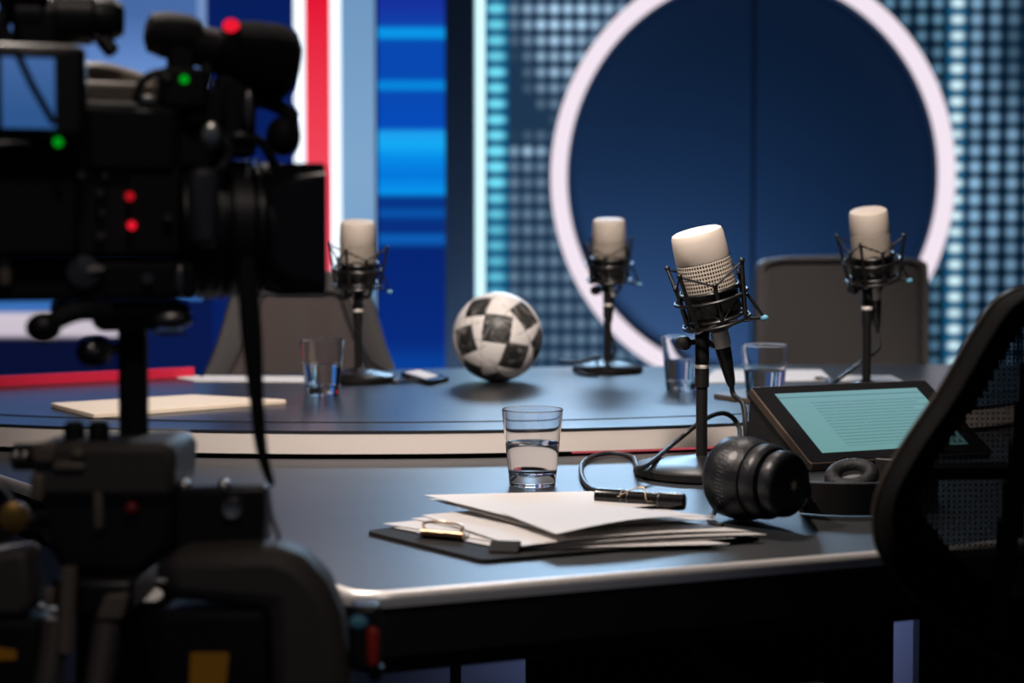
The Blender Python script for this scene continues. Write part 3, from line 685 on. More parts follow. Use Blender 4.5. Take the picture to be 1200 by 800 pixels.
b = BM(); pq = q4([(474, 436), (491, 433), (514, 440), (499, 443.5)], zb + .0085); prism(b, pq[::-1], zb + .0081, zb + .0088)
o = obj('screen', b, m_paper, None); o.data.transform(Matrix.Translation(-Vector(ph.location))); o.parent = ph; o['label'] = 'white top'
sheet('paper_sheet', q4([(822, 449), (838, 434), (962, 434), (975, 446)], zb), [zb + .0015] * 4, 'white paper sheet on the curved desk under the water glass by the tablet', group='papers on the curved desk', th=.001)
sheet('paper_sheet', q4([(985, 447), (990, 441), (1044, 441), (1060, 448)], zb), [zb + .0015] * 4, 'white paper sheet on the curved desk behind the tilted microphone', group='papers on the curved desk', th=.001)
slab('notebook', [(836, 461), (880, 454), (985, 462), (925, 474)], zb, .007, principled('brown_cover', (0.10, 0.075, 0.06), 0.45), 'slim brown notebook on the curved desk just beyond the tablet', 'notebook')

# ------------------------------------------------------------------ tablet on a wedge stand
def tablet():
    BL = Vector((0.345, 1.815, ZF + .0105)); e = Vector((.926, .378, 0)); s_ = Vector((-.058, .122, .076)); s_ -= e * s_.dot(e); Ls = .157; s_.normalize()
    n = e.cross(s_).normalized(); Wd = .262
    if n.z < 0: n = -n
    t = thing('tablet_computer', 'tablet with a teal document on its screen, leaning behind the headphones', 'tablet', (BL.x + .1, BL.y + .08, ZF))
    Rt = Matrix((e, s_, n)).transposed().to_4x4(); T = Matrix.Translation(BL) @ Rt
    b = BM(); poly = []
    cr = [(0, 0), (Wd, 0), (Wd, Ls), (0, Ls)]
    for i in range(4): poly += round_corner(cr[i - 1], cr[i], cr[(i + 1) % 4], .005, 4)
    prism(b, poly, -.011, 0); b.transform(T); obj('case', b, principled('bronze_black_case', (0.05, 0.036, 0.028), 0.4, 0.3), t, True, bevel=.001)
    b = BM(); prism(b, [(.0022, .0022), (Wd - .0022, .0022), (Wd - .0022, Ls - .0022), (.0022, Ls - .0022)], .0001, .0006); b.transform(T); obj('bezel', b, m_gloss, t, True, smooth=False)
    m = bpy.data.materials.new('document_screen'); m.use_nodes = True; nt = m.node_tree; nt.nodes.clear(); g = NG(nt); x, y, z = g.xyz()
    sw, sh = Wd - .052, Ls - .036
    row = g.m('DIVIDE', y, sh / 19.0); fr = g.m('FRACT', row); ir = g.m('FLOOR', row)
    wn = nt.nodes.new('ShaderNodeTexWhiteNoise'); wn.noise_dimensions = '1D'; nt.links.new(ir, wn.inputs['W'])
    ln = g.smooth(g.m('ABSOLUTE', g.m('SUBTRACT', fr, .5)), .26, .12)
    cmb = nt.nodes.new('ShaderNodeCombineXYZ'); nt.links.new(g.m('MULTIPLY', x, 420), cmb.inputs[0]); nt.links.new(g.m('MULTIPLY', ir, 7.3), cmb.inputs[1])
    ns = nt.nodes.new('ShaderNodeTexNoise'); ns.inputs['Scale'].default_value = 1; ns.inputs['Detail'].default_value = 1; nt.links.new(cmb.outputs[0], ns.inputs['Vector'])
    word = g.smooth(ns.outputs['Fac'], .30, .38)
    lo = g.m('GREATER_THAN', x, sw * .19); hi = g.m('LESS_THAN', x, g.m('ADD', g.m('MULTIPLY', wn.outputs['Value'], sw * .16), sw * .84))
    top = g.m('LESS_THAN', row, 16); bot = g.m('GREATER_THAN', row, 1.5)
    txt = g.m('MULTIPLY', g.m('MULTIPLY', g.m('MULTIPLY', ln, word), g.m('MULTIPLY', lo, hi)), g.m('MULTIPLY', top, bot))
    head = g.smooth(g.m('ABSOLUTE', g.m('SUBTRACT', row, 17.5)), .30, .12)
    inkf = g.m('MAXIMUM', g.m('MULTIPLY', txt, .30), g.m('MULTIPLY', head, .35))
    page = g.mix(g.m('DIVIDE', y, sh), lin(112, 158, 158), lin(122, 166, 172))
    col = g.mix(inkf, page, lin(28, 60, 76))
    em = nt.nodes.new('ShaderNodeEmission'); nt.links.new(col, em.inputs[0]); em.inputs[1].default_value = .95
    ou = nt.nodes.new('ShaderNodeOutputMaterial'); nt.links.new(em.outputs[0], ou.inputs[0])
    b = BM(); box(b, (sw / 2, sh / 2, 0), (sw, sh, .0004)); o = obj('screen', b, m, t, smooth=False)
    T2 = ROOT[t.name].inverted() @ Matrix.Translation(BL + e * .026 + s_ * .018 + n * .0009) @ Rt
    o.matrix_local = T2
    # wedge stand: triangular cheek below the slanted tablet
    b = BM(); tl = BL + s_ * Ls - n * .0115; bl = BL - n * .0115
    back = Vector((s_.x, s_.y, 0)).normalized()
    tri = [bl + s_ * .008, tl - s_ * .002, Vector((tl.x, tl.y, ZF + .001)) + back * .012, Vector((bl.x, bl.y, ZF + .001)) + back * .02]
    a0 = [b.verts.new(p + e * .004) for p in tri]; a1 = [b.verts.new(p + e * (Wd - .004)) for p in tri]
    b.faces.new(a0); b.faces.new(a1[::-1])
    for i in range(4): j = (i + 1) % 4; b.faces.new((a0[i], a1[i], a1[j], a0[j]))
    obj('stand', b, m_black2, t, True, smooth=False, label='black wedge stand')
tablet()

# ------------------------------------------------------------------ headphones
def headphones():
    c = at(882, 568, 1.50); R = .0400; c.z = ZF + R + .0010
    t = thing('headphones', 'black padded headphones lying in front of the tablet', 'headphones', (c.x + .05, c.y + .03, ZF))
    n = Vector((.66, -.75, .0)).normalized()
    # front ear cup: fat cushion, stepped shell, small cap
    b = BM(); lathe(b, [(.016, -.034), (.026, -.038), (.033, -.035), (R * .965, -.028), (R, -.017), (R * .995, -.006), (R * .96, .004), (R * .90, .010), (R * .80, .0125), (.026, .011)], c, n, 48); cu = obj('ear_cushion', b, m_leather, t, True)
    b = BM()
    for k in range(64):
        a = 2 * PI * k / 64; Rf = frame(n); p = c + Rf @ Vector((R * 1.0 * math.cos(a), R * 1.0 * math.sin(a), -.012)); q2 = c + Rf @ Vector((R * .985 * math.cos(a + .05), R * .985 * math.sin(a + .05), -.004))
        cyl(b, p, q2, .0005, .0004, 6)
    obj('stitching', b, m_leather, cu, True)
    b = BM(); lathe(b, [(.030, .008), (.0352, .012), (.0362, .018), (.0352, .024), (.033, .0275), (.029, .029), (.02, .028)], c, n, 48); lathe(b, [(.026, .0285), (.0308, .0315), (.0314, .038), (.0302, .0435), (.027, .0468), (.018, .0486), (.010, .0494), (.001, .0497)], c, n, 48)
    shell = obj('ear_cup', b, m_leather, t, True)
    b = BM(); Rf = frame(n)
    for k in range(12):
        a = 2 * PI * k / 12; r0, r1 = .0018, .0062 if k % 2 else .0045
        cyl(b, c + Rf @ Vector((r0 * math.cos(a), r0 * math.sin(a), .0497)), c + Rf @ Vector((r1 * math.cos(a), r1 * math.sin(a), .0493)), .0006, .0004, 6)
    sph(b, c + n * .0495, .0018, seg=10); obj('emblem', b, principled('tarnished_brass', (0.62, 0.52, 0.36), 0.5, 0.3), shell, True, label='tarnished star emblem')
    hq = on(943, 603, ZF); hq.z = ZF + .017; cq = c + n * .034 + Vector((.026, .012, -.006)); b = BM()
    tube(b, catmull([c + n * .030 + Vector((.018, .022, -.004)), cq, hq + Vector((-.002, .004, 0)), hq + Vector((.012, .001, 0))], 8), .011, 12, flat=.45); obj('hinge_arm', b, m_band, t, True)
    # headband, lying on its edge
    z0, z1 = ZF + .0012, ZF + .033
    path = catmull([on(938, 603, ZF) + Vector((0, .006, 0)), on(965, 604, ZF), on(1000, 605, ZF), on(1035, 604, ZF), (.405, 1.565, 0), (.432, 1.60, 0), (.436, 1.645, 0), (.418, 1.685, 0), (.395, 1.705, 0)], 8)
    line = [v.xy for v in path]
    b = BM(); prism(b, offs(line, -.0022) + offs(line, .0022)[::-1], z0, z1); obj('headband', b, m_band, t, True, bevel=.0012)
    b = BM(); ln2 = line[12:44]; prism(b, offs(ln2, .0024) + offs(ln2, .009)[::-1], z0 + .003, z1 - .001); obj('headband_pad', b, m_leather, t, True, bevel=.003)
    # far ear cup, tipped over
    n2 = Vector((-.20, -.36, .90)).normalized(); c2 = Vector((.362, 1.672, ZF + .0165))
    b = BM(); tube(b, circ(c2 + n2 * .002, .0205, n2, 44), .0085, 14, True); cu2 = obj('ear_cushion', b, m_pad, t, True)
    b = BM(); lathe(b, [(.008, -.009), (.018, -.008), (.0265, -.004), (.028, .001), (.014, .0015)], c2, n2, 40); obj('ear_cup', b, m_black, t, True)
    b = BM(); tube(b, catmull([c + Vector((-.030, .018, -.02)), on(836, 603, ZF + .004), on(830, 607, ZF + .0045), on(835, 613, ZF + .0042), on(846, 616, ZF + .004)], 6), .0022, 8); obj('cable', b, m_rubber, t, True)
headphones()

# ------------------------------------------------------------------ chairs
def weave(name, col, k, dens):
    "open mesh fabric: real gaps between the threads"
    m = principled(name, col, 0.65); nt = m.node_tree; g = NG(nt); x, y, z = g.xyz()
    a = g.m('ABSOLUTE', g.m('SINE', g.m('MULTIPLY', x, PI / k))); c = g.m('ABSOLUTE', g.m('SINE', g.m('MULTIPLY', z, PI / k)))
    thread = g.m('MINIMUM', a, c); al = g.smooth(thread, dens + .08, dens - .08)
    nt.links.new(al, nt.nodes['Principled BSDF'].inputs['Alpha']); return m
m_weave = weave('brown_grey_mesh', (0.085, 0.066, 0.062), .0055, .965)
def solidgrey():
    m = principled('grey_rib_fabric', (0.062, 0.058, 0.058), 0.75); nt = m.node_tree; g = NG(nt); x, y, z = g.xyz()
    bp = nt.nodes.new('ShaderNodeBump'); bp.inputs['Strength'].default_value = .5; bp.inputs['Distance'].default_value = .002
    nt.links.new(g.m('SINE', g.m('MULTIPLY', z, 2 * PI / .010)), bp.inputs['Height']); nt.links.new(bp.outputs[0], nt.nodes['Principled BSDF'].inputs['Normal']); return m
def smooth_half(pts, n=6):
    return [v.xy for v in catmull([Vector((*p, 0)) for p in pts], n)]
def chair(label, loc, rot, outer, inner, frame_mat, panel_mat, curve=.8, wire=None, spine=False, arms=True, thick=.03, group=None, lean=0.0):
    """loc: floor point under the middle of the backrest; local +y is where the sitter faces.
    outer / inner: half outlines (s, z) from the top middle to the bottom middle"""
    t = thing('office_chair', label, 'chair', loc, rot, group)
    zt = outer[0][1]
    def surf(s_, z, d=0.0): return Vector((s_, curve * s_ * s_ - d + lean * (zt - z), z))
    def ringpts(h): return [(a, z) for a, z in h] + [(-a, z) for a, z in h[::-1][1:-1]]
    O, I = ringpts(outer), ringpts(inner); n = len(O)
    b = BM(); rows = []
    for i in range(n):
        (so, zo), (si, zi) = O[i], I[i]
        prof = []
        for f, d in ((0, .25), (.12, 0), (.88, 0.0), (1, .2), (1, .8), (.88, 1), (.12, 1), (0, .75)):
            s_ = so + (si - so) * f; z = zo + (zi - zo) * f; prof.append(b.verts.new(surf(s_, z, thick * (d - .5))))
        rows.append(prof)
    for i in range(n):
        p, q_ = rows[i], rows[(i + 1) % n]
        for k in range(8): b.faces.new((p[k], p[(k + 1) % 8], q_[(k + 1) % 8], q_[k]))
    fr = obj('back_frame', b, frame_mat, t, angle=50)
    if wire:
        b = BM(); tube(b, [surf(a * 1.002, z, -thick * .32) for a, z in O], .0022, 8, True); obj('rim_highlight', b, principled('brown_rim_highlight', (0.05, 0.038, 0.030), 0.45), fr, label='painted brownish highlight on the outer rim')  # brown tube paints the lit edge of the chair frame
    # back panel
    zmax, zmin = inner[0][1], inner[-1][1]
    def halfw(z):
        for (a, za), (c_, zc_) in zip(inner, inner[1:]):
            if za >= z >= zc_: return a + (c_ - a) * ((za - z) / max(za - zc_, 1e-6))
        return 0.0
    b = BM()
    if wire:
        k = wire; r_ = .0015
        z = zmin + k * .5
        while z < zmax:
            h = halfw(z) + .004
            if h > .01: tube(b, [surf(-h + 2 * h * i / 14, z) for i in range(15)], r_, 4)
            z += k
        smax = max(a for a, _ in inner); s_ = -smax + k * .5
        while s_ < smax:
            zs_ = [zmin + (zmax - zmin) * i / 60 for i in range(61) if halfw(zmin + (zmax - zmin) * i / 60) >= abs(s_)]
            if len(zs_) > 1: tube(b, [surf(s_, zs_[0] - .004 + (zs_[-1] - zs_[0] + .008) * i / 8) for i in range(9)], r_, 4)
            s_ += k
        obj('mesh_back', b, panel_mat, t, smooth=False)
    else:
        N, Mz = 16, 24; G = {}
        for j in range(Mz + 1):
            z = zmin + (zmax - zmin) * j / Mz; h = halfw(min(max(z, zmin + .001), zmax - .001)) + .006
            for i in range(N + 1): G[i, j] = b.verts.new(surf(-h + 2 * h * i / N, z, 0.0))
        for i in range(N):
            for j in range(Mz): b.faces.new((G[i, j], G[i + 1, j], G[i + 1, j + 1], G[i, j + 1]))
        pb = obj('back_panel', b, panel_mat, t); sm = pb.modifiers.new('thickness', 'SOLIDIFY'); sm.thickness = .004; sm.offset = 0
    if spine:
        b = BM(); zs_ = [zmin + (zmax - zmin) * i / 12 for i in range(13)]
        for sgn in (-1,1):
            tube(b, [surf(sgn * (.105 - .035 * ((z - zmin) / (zmax - zmin))), z, .012) for z in zs_], .0085, 10)
        obj('spine', b, m_black2, t)
        b = BM(); h = halfw(zmin + .11) ; tube(b, [surf(-h + 2 * h * i / 12, zmin + .125, -.012) for i in range(13)], .016, 10, flat=.45); obj('lumbar_support', b, m_black2, t)
    zb_ = outer[-1][1]
    b = BM(); tube(b, catmull([surf(0, zb_ + .02, .005), (0, -.01, zb_ - .08), (0, .02, .47), (0, .10, .415), (0, .22, .405)], 8), .022, 12, flat=.7); obj('back_support', b, m_black, t)
    # seat
    b = BM(); poly = []
    cr = [(-.22, .05), (.22, .05), (.235, .46), (-.235, .46)]
    for i in range(4): poly += round_corner(cr[i - 1], cr[i], cr[(i + 1) % 4], .07, 6)
    prism(b, poly, .425, .475); obj('seat', b, m_chairgrey if frame_mat is m_chairgrey else m_black2, t, bevel=.015)
    if arms:
        for sx in (-1, 1):
            b = BM(); tube(b, catmull([(sx * .16, .2, .42), (sx * .235, .2, .43), (sx * .255, .2, .50), (sx * .235, .2, .58), (sx * .215, .19, .632)], 6), .014, 10); arm = obj('armrest', b, m_black, t)
            b = BM(); poly = []; cr = [(sx * .205 - .03, .06), (sx * .205 + .03, .06), (sx * .205 + .03, .30), (sx * .205 - .03, .30)]
            for i in range(4): poly += round_corner(cr[i - 1], cr[i], cr[(i + 1) % 4], .018, 5)
            prism(b, poly, .630, .652); obj('arm_pad', b, m_black2, arm, bevel=.005)
    b = BM(); cyl(b, (0, .24, .09), (0, .24, .25), .028, None, 20); cyl(b, (0, .24, .25), (0, .24, .39), .016, None, 20); box(b, (0, .24, .405), (.16, .2, .035)); obj('gas_post', b, m_blackmetal, t)
    for k in range(5):
        a = 2 * PI * k / 5 + .3; u = Vector((math.cos(a), math.sin(a), 0)); o_ = Vector((0, .24, 0))
        b = BM(); tube(b, [o_ + u * .02 + Vector((0, 0, .10)), o_ + u * .15 + Vector((0, 0, .09)), o_ + u * .29 + Vector((0, 0, .068))], .02, 10, rs=[.024, .02, .013]); leg = obj('leg', b, m_black, t)
        b = BM(); w = u.cross(Vector((0, 0, 1)))
        for sg in (-1, 1): cyl(b, o_ + u * .29 + w * sg * .006 + Vector((0, 0, .026)), o_ + u * .29 + w * sg * .022 + Vector((0, 0, .026)), .026, None, 18)
        cyl(b, o_ + u * .29 + Vector((0, 0, .026)), o_ + u * .29 + Vector((0, 0, .072)), .006, None, 10); obj('caster', b, m_black2, leg)
    return t
# close mesh chair
oh = smooth_half([(0, .986), (.06, .985), (.092, .975), (.112, .950), (.138, .905), (.166, .862), (.183, .828), (.186, .800), (.178, .775), (.150, .742), (.10, .705), (.05, .682), (0, .676)])
ih = smooth_half([(0, .967), (.05, .966), (.076, .959), (.092, .941), (.116, .900), (.143, .862), (.159, .838), (.161, .822), (.151, .803), (.122, .772), (.078, .742), (.036, .724), (0, .718)])
m_chairblack = noise_bump(principled('black_chair_shell', (0.0025, 0.0022, 0.002), 0.7, spec=0.12), 500, 0.15)
chair('black mesh-backed office chair close up at the desk edge', (0.466, 1.218, 0), math.radians(15), oh, ih, m_chairblack, principled('black_mesh_thread', (0.003, 0.003, 0.0035), 0.7, spec=0.08), .7, wire=.0042, spine=True, thick=.026)
# grey chair behind the desk, tilted microphone in front of it
def outl(w0, w1, z1, z0, r, inset):
    o_ = [(0, z1), (w0 * .6, z1 - .002), (w0 - r, z1 - .006), (w0 - r * .25, z1 - r * .35), (w0, z1 - r * 1.1), (w0 + (w1 - w0) * .5, (z1 + z0) / 2), (w1, z0 + .06), (w1 - .02, z0 + .02), (w1 * .6, z0), (0, z0)]
    k = inset
    i_ = [(0, z1 - k * .8), (w0 * .6 - k * .3, z1 - k * .8), (max(w0 - r - k * .6, .03), z1 - k * .9), (w0 - r * .25 - k * .85, z1 - r * .35 - k * .7), (w0 - k, z1 - r * 1.1 - k * .4), (w0 + (w1 - w0) * .5 - k, (z1 + z0) / 2), (w1 - k, z0 + .08), (w1 - .02 - k * .8, z0 + .02 + k * .6), (w1 * .6 - k * .3, z0 + k), (0, z0 + k)]
    return smooth_half(o_, 5), smooth_half(i_, 5)
O1, I1 = outl(.182, .186, .984, .60, .035, .014)
p = at(984, 300, 3.34); 
chair('grey fabric chair behind the curved desk, standing before the glowing ring', (p.x, 3.34, 0), PI + math.radians(4), O1, I1, m_chairgrey, solidgrey(), .5, thick=.035, group='grey chairs behind the curved desk', arms=False)
O2, I2 = outl(.138, .205, .956, .66, .03, .058)
p = at(354, 320, 3.16)
chair('grey mesh chair behind the curved desk, before the red stripe', (p.x, 3.16, 0), PI - math.radians(6), O2, I2, m_chairgrey, m_weave, .5, thick=.035, group='grey chairs behind the curved desk', arms=False)

# ------------------------------------------------------------------ video camera on its tripod
YC = 1.13; SC = FPX / YC; CYAW = math.radians(18)
CO = Vector((wx(200, YC), YC, 0))
vc = thing('video_camera', 'big black broadcast video camera on the tripod in front of the desks', 'camera', tuple(CO), CYAW)
cs = math.cos(CYAW)
sn = math.sin(CYAW)
def L(x, y, off=0.0):
    "own frame of the camera: x forward along the lens, y away from the operator's side (negative: towards the viewer)"
    u = (x - 600) / FPX; lx = (u * (CO.y + off * cs) - CO.x + off * sn) / (cs - u * sn)
    Y = CO.y + lx * sn + off * cs
    return Vector((lx, off, CH - (y - 278) / FPX * Y))
def lbox(bm, x0, x1, y0, y1, o0, o1):
    om = (o0 + o1) / 2; a = L(x0, y1, om); c_ = L(x1, y0, om); box(bm, ((a.x + c_.x) / 2, om, (a.z + c_.z) / 2), (abs(c_.x - a.x), abs(o1 - o0), abs(c_.z - a.z)))
def lp_(bm, x0, x1, y, off, rprof, seg=40):
    a = L(x0, y, off); b2 = L(x1, y, off); ln_ = b2.x - a.x
    lathe(bm, [(r_, f * ln_) for r_, f in rprof], a, (1, 0, 0), seg)
b = BM(); lbox(b, -150, 205, 128, 305, -.045, .06); body = obj('body', b, m_black, vc, bevel=.006)
b = BM(); lbox(b, -150, 92, 168, 302, -.066, -.0455); obj('side_module', b, m_black2, body, bevel=.004)
b = BM(); lbox(b, 105, 205, 130, 200, -.056, -.0455); lbox(b, 150, 212, 196, 300, -.052, -.0455); obj('control_panel', b, m_black2, body, bevel=.003)
for (kx, ky, kr) in ((96, 205, 5), (118, 226, 5), (120, 249, 4), (118, 276, 6), (124, 206, 4), (197, 255, 5)):
    b = BM(); a = L(kx, ky, -.058 if kx > 100 else -.068); lathe(b, [(kr / SC, -.008), (kr / SC, .002), (kr / SC * .8, .003)], a, (0, -1, 0), 16); obj('control_knob', b, m_darksteel, body)
# khaki top plate and handle
b = BM(); lbox(b, 60, 198, 104, 128, -.030, .045); obj('top_plate', b, m_tan, vc, bevel=.004, label='khaki top plate')
b = BM(); a = L(100, 98, 0); 
tube(b, catmull([L(88, 118, .0), L(92, 96, .0), L(120, 92, .0), L(165, 104, .0), L(192, 116, .0)], 8), .011, 14); obj('carry_handle', b, m_tan, vc, label='khaki carry handle')
b = BM(); lbox(b, 165, 186, 112, 124, -.046, -.03); obj('latch', b, m_steel, vc, bevel=.002)
# fold-out monitor
mo = BM(); lbox(mo, -34, 104, 56, 163, -.092, -.070); mon = obj('side_monitor', mo, m_black, vc, bevel=.006)
b = BM(); lbox(b, 5, 67, 70, 150, -.0935, -.0921)
sm_ = screen_material('dim_blue_monitor', [(0, lin(46, 86, 140)), (1, lin(70, 104, 160))], CH - (150 - 278) / SC, CH - (70 - 278) / SC)
obj('screen', b, sm_, mon, smooth=False, label='dim blue lit screen')
b = BM(); tube(b, [L(22, 60, -.097), L(40, 100, -.098), L(66, 146, -.096)], .0024, 8); obj('cable', b, m_rubber, mon)
b = BM(); lbox(b, -60, -30, 60, 170, -.085, -.045); obj('monitor_hinge', b, m_black2, mon, bevel=.003)
# eyepiece viewfinder on its post
b = BM(); lp_(b, 18, 148, 20, -.03, [(.012, 0), (.017, .03), (.017, .25), (.0145, .27), (.0145, .36), (.018, .38), (.018, .70), (.0145, .74), (.0145, .90), (.0125, .95), (.010, 1)], 32); vf = obj('viewfinder', b, m_black, vc)
b = BM(); lbox(b, 22, 70, 24, 62, -.045, -.012); lbox(b, 8, 60, -14, 10, -.05, -.01); obj('viewfinder_post', b, m_black2, vc, bevel=.004)
b = BM(); tube(b, catmull([L(6, -8, -.03), L(14, 12, -.03), L(4, 34, -.03), L(16, 54, -.03)], 6), .006, 8); obj('cable', b, m_rubber, vf)
b = BM(); tube(b, [L(104, 36, -.035), L(118, 48, -.037), L(131, 58, -.037)], .003, 8); lathe(b, [(.003, -.006), (.0055, -.004), (.0055, .006), (.003, .008)], L(128, 54, -.037), (.6, -.2, -.8), 14); obj('focus_lever', b, m_black, vf)
b = BM(); lbox(b, 60, 90, 56, 70, -.05, -.02); obj('accessory_shoe', b, m_tan, vc, bevel=.002)
# shotgun microphone with foam windshield
foam = noise_bump(principled('foam_windshield', (0.006, 0.006, 0.007), 0.95, spec=0.1), 700, 0.6, .002)
b = BM(); p0 = L(256, 58, -.02); p1 = L(352, 84, -.02); ax_ = p1 - p0; Ln = ax_.length
lathe(b, [(.004, -.004), (.016, 0), (.0225, Ln * .15), (.0262, Ln * .4), (.0285, Ln * .68), (.0255, Ln * .86), (.017, Ln * .96), (.003, Ln)], p0, ax_, 36); wind = obj('windshield', b, foam, vc)
b = BM(); cyl(b, L(190, 44, -.02), L(262, 62, -.02), .0135, .015, 24); obj('shotgun_microphone', b, m_black2, vc)
b = BM(); lathe(b, [(.006, -.020), (.0135, -.017), (.0165, -.006), (.0165, .010), (.0135, .018), (.006, .021)], L(206, 44, -.02), (1, 0, -.12), 24); obj('microphone_clamp', b, m_black2, vc)
b = BM(); lbox(b, 199, 228, 56, 130, -.034, -.006); lbox(b, 184, 240, 86, 132, -.046, .02); lbox(b, 214, 260, 108, 150, -.04, .02); lbox(b, 252, 298, 92, 185, -.034, .0); lbox(b, 198, 254, 126, 200, -.03, .03); obj('microphone_bracket', b, m_black2, vc, bevel=.004)
b = BM(); tube(b, catmull([L(236, 66, -.02), L(246, 84, -.03), L(240, 104, -.036), L(226, 118, -.045)], 6), .0035, 8)
tube(b, catmull([L(160, 118, -.036), L(170, 96, -.04), L(188, 86, -.044), L(200, 96, -.048)], 6), .003, 8)
tube(b, catmull([L(262, 170, -.03), L(280, 160, -.036), L(305, 166, -.034), L(318, 184, -.03), L(322, 196, -.02)], 6), .004, 8)
tube(b, catmull([L(250, 150, -.046), L(270, 174, -.048), L(262, 196, -.05), L(240, 206, -.056)], 6), .0035, 8); obj('cable', b, m_rubber, vc)
# small gooseneck accessory ahead of the microphone
b = BM(); tube(b, catmull([L(298, 118, -.02), L(318, 122, -.022), L(338, 132, -.022), L(346, 140, -.022)], 6), .0055, 10); tube(b, [L(346, 136, -.022), L(349, 150, -.022), L(345, 168, -.022)], .002, 8); sph(b, L(333, 160, -.022), .0125, (1, 1, 1.15), 20); obj('accessory_arm', b, m_black2, vc)
b = BM(); sph(b, L(293, 130, -.04), .007, (.8, .6, 2.2), 14); obj('lever', b, m_darksteel, vc)
b = BM(); sph(b, L(250, 158, -.055), .008, (1, .5, 1.2), 14); obj('thumbwheel', b, m_steel, vc)
# lens
b = BM(); lp_(b, 205, 336, 268, .0, [(.036, 0), (.046, .03), (.046, .20), (.050, .22), (.050, .36), (.046, .38), (.046, .44), (.0495, .46), (.0495, .62), (.045, .64), (.045, .74), (.048, .76), (.048, 1.0)], 48); lens = obj('lens_barrel', b, m_black, vc)
b = BM()
for f in (232, 245, 258, 290, 300):
    lp_(b, f, f + 3, 268, 0, [(.0500, 0), (.0512, .3), (.0512, .7), (.0500, 1)], 48)
obj('focus_ring', b, m_gloss, lens)
b = BM()
def rr(x, hw, hz, r_, y0=270):
    c_ = L(x, y0, 0); cr = [(-hw, -hz), (hw, -hz), (hw, hz), (-hw, hz)]; out = []
    for i in range(4): out += round_corner(cr[i - 1], cr[i], cr[(i + 1) % 4], r_, 6)
    return [Vector((c_.x, c_.y + p_.x, c_.z + p_.y)) for p_ in out]
R1 = [rr(300, .043, .044, .03), rr(318, .050, .0475, .022), rr(336, .052, .0475, .016), rr(366, .054, .0475, .012), rr(366, .050, .0435, .010), rr(338, .046, .041, .012)]
rv = [[b.verts.new(p_) for p_ in r_] for r_ in R1]
for a, c_ in zip(rv, rv[1:]):
    for i in range(len(a)): j = (i + 1) % len(a); b.faces.new((a[i], a[j], c_[j], c_[i]))
obj('lens_hood', b, m_gloss, lens, angle=50)
b = BM(); lp_(b, 330, 334, 268, 0, [(.002, 0), (.040, 0), (.040, .6), (.025, 1.2), (.002, 1.5)], 40); obj('front_element', b, m_lens, lens)
b = BM(); lbox(b, 222, 256, 196, 290, -.066, -.046); obj('zoom_grip', b, principled('slate_grip', (0.03, 0.03, 0.04), 0.5), lens, bevel=.006)
# lower plate
b = BM(); lbox(b, -150, 222, 305, 352, -.05, .05); obj('base_plate', b, m_black2, vc, bevel=.004)
b = BM(); lbox(b, 60, 216, 352, 372, -.04, .04); lbox(b, 110, 182, 368, 386, -.032, .032); obj('quick_release', b, m_black, vc, bevel=.004)
b = BM(); tube(b, catmull([L(128, 366, -.045), L(96, 364, -.05), L(70, 372, -.052), L(52, 384, -.052)], 6), .0068, 10); sph(b, L(50, 384, -.052), .0105, (1.1, 1, 1), 16); obj('lock_lever', b, m_black, vc)
b = BM(); lathe(b, [(.006, -.012), (.0105, -.008), (.0105, .006), (.006, .010)], L(110, 412, -.03), (.3, -1, .1), 18); cyl(b, L(112, 410, -.03), L(138, 408, -.01), .0042, None, 10); obj('lock_knob', b, m_black, vc)
b = BM(); sph(b, L(106, 408, -.043), .0042, seg=12); obj('knob_cap', b, m_steel, vc, label='shiny knob cap')
b = BM(); lathe(b, [(.005, -.004), (.011, -.003), (.011, .004), (.004, .005)], L(98, 318, -.052), (0, -1, 0), 20); tube(b, [L(104, 318, -.056), L(122, 316, -.058)], .0035, 8); obj('release_knob', b, m_darksteel, vc)
b = BM(); lathe(b, [(.003, -.004), (.004, 0), (.004, .004)], L(172, 326, -.052), (0, -1, 0), 12); sph(b, L(211, 330, -.05), .0055, (.8, .6, 2.2), 12); sph(b, L(202, 374, -.045), .010, (1.4, .7, .7), 14); lbox(b, 182, 214, 386, 392, -.03, .0); obj('side_bolt', b, m_darksteel, vc)
b = BM(); lbox(b, -2, 14, 290, 336, -.058, -.051); obj('shoulder_pad', b, m_tan, vc, bevel=.003)
# indicator lamps
for (lx, ly, off, mm) in ((70, 167, -.0935, m_led_g), (218, 94, -.0475, m_led_g), (273, 32, -.036, m_led_r), (153, 230, -.0535, m_led_rd), (155, 264, -.0535, m_led_r)):
    b = BM(); big = 1.6 if ly == 32 else 1.0
    sph(b, L(lx, ly, off), .0031 * big, (1.2 if big > 1 else 1, 1, 1), 14); obj('indicator_lamp', b, mm, vc, label='lit red indicator lamp' if mm is not m_led_g else 'lit green indicator lamp')
# hanging strap
b = BM(); stp = [L(290, 300, -.06), L(291, 345, -.062), L(295, 400, -.064), L(299, 460, -.066), L(304, 520, -.066), L(311, 552, -.066), L(317, 570, -.064)]
tube(b, catmull(stp, 6), .005, 8, rs=[.0052 + .0022 * math.sin(min(i / 18, 1) * PI) - .0028 * max(0, (i - 18) / 18) for i in range(37)], flat=.5); obj('hanging_strap', b, m_black2, vc)

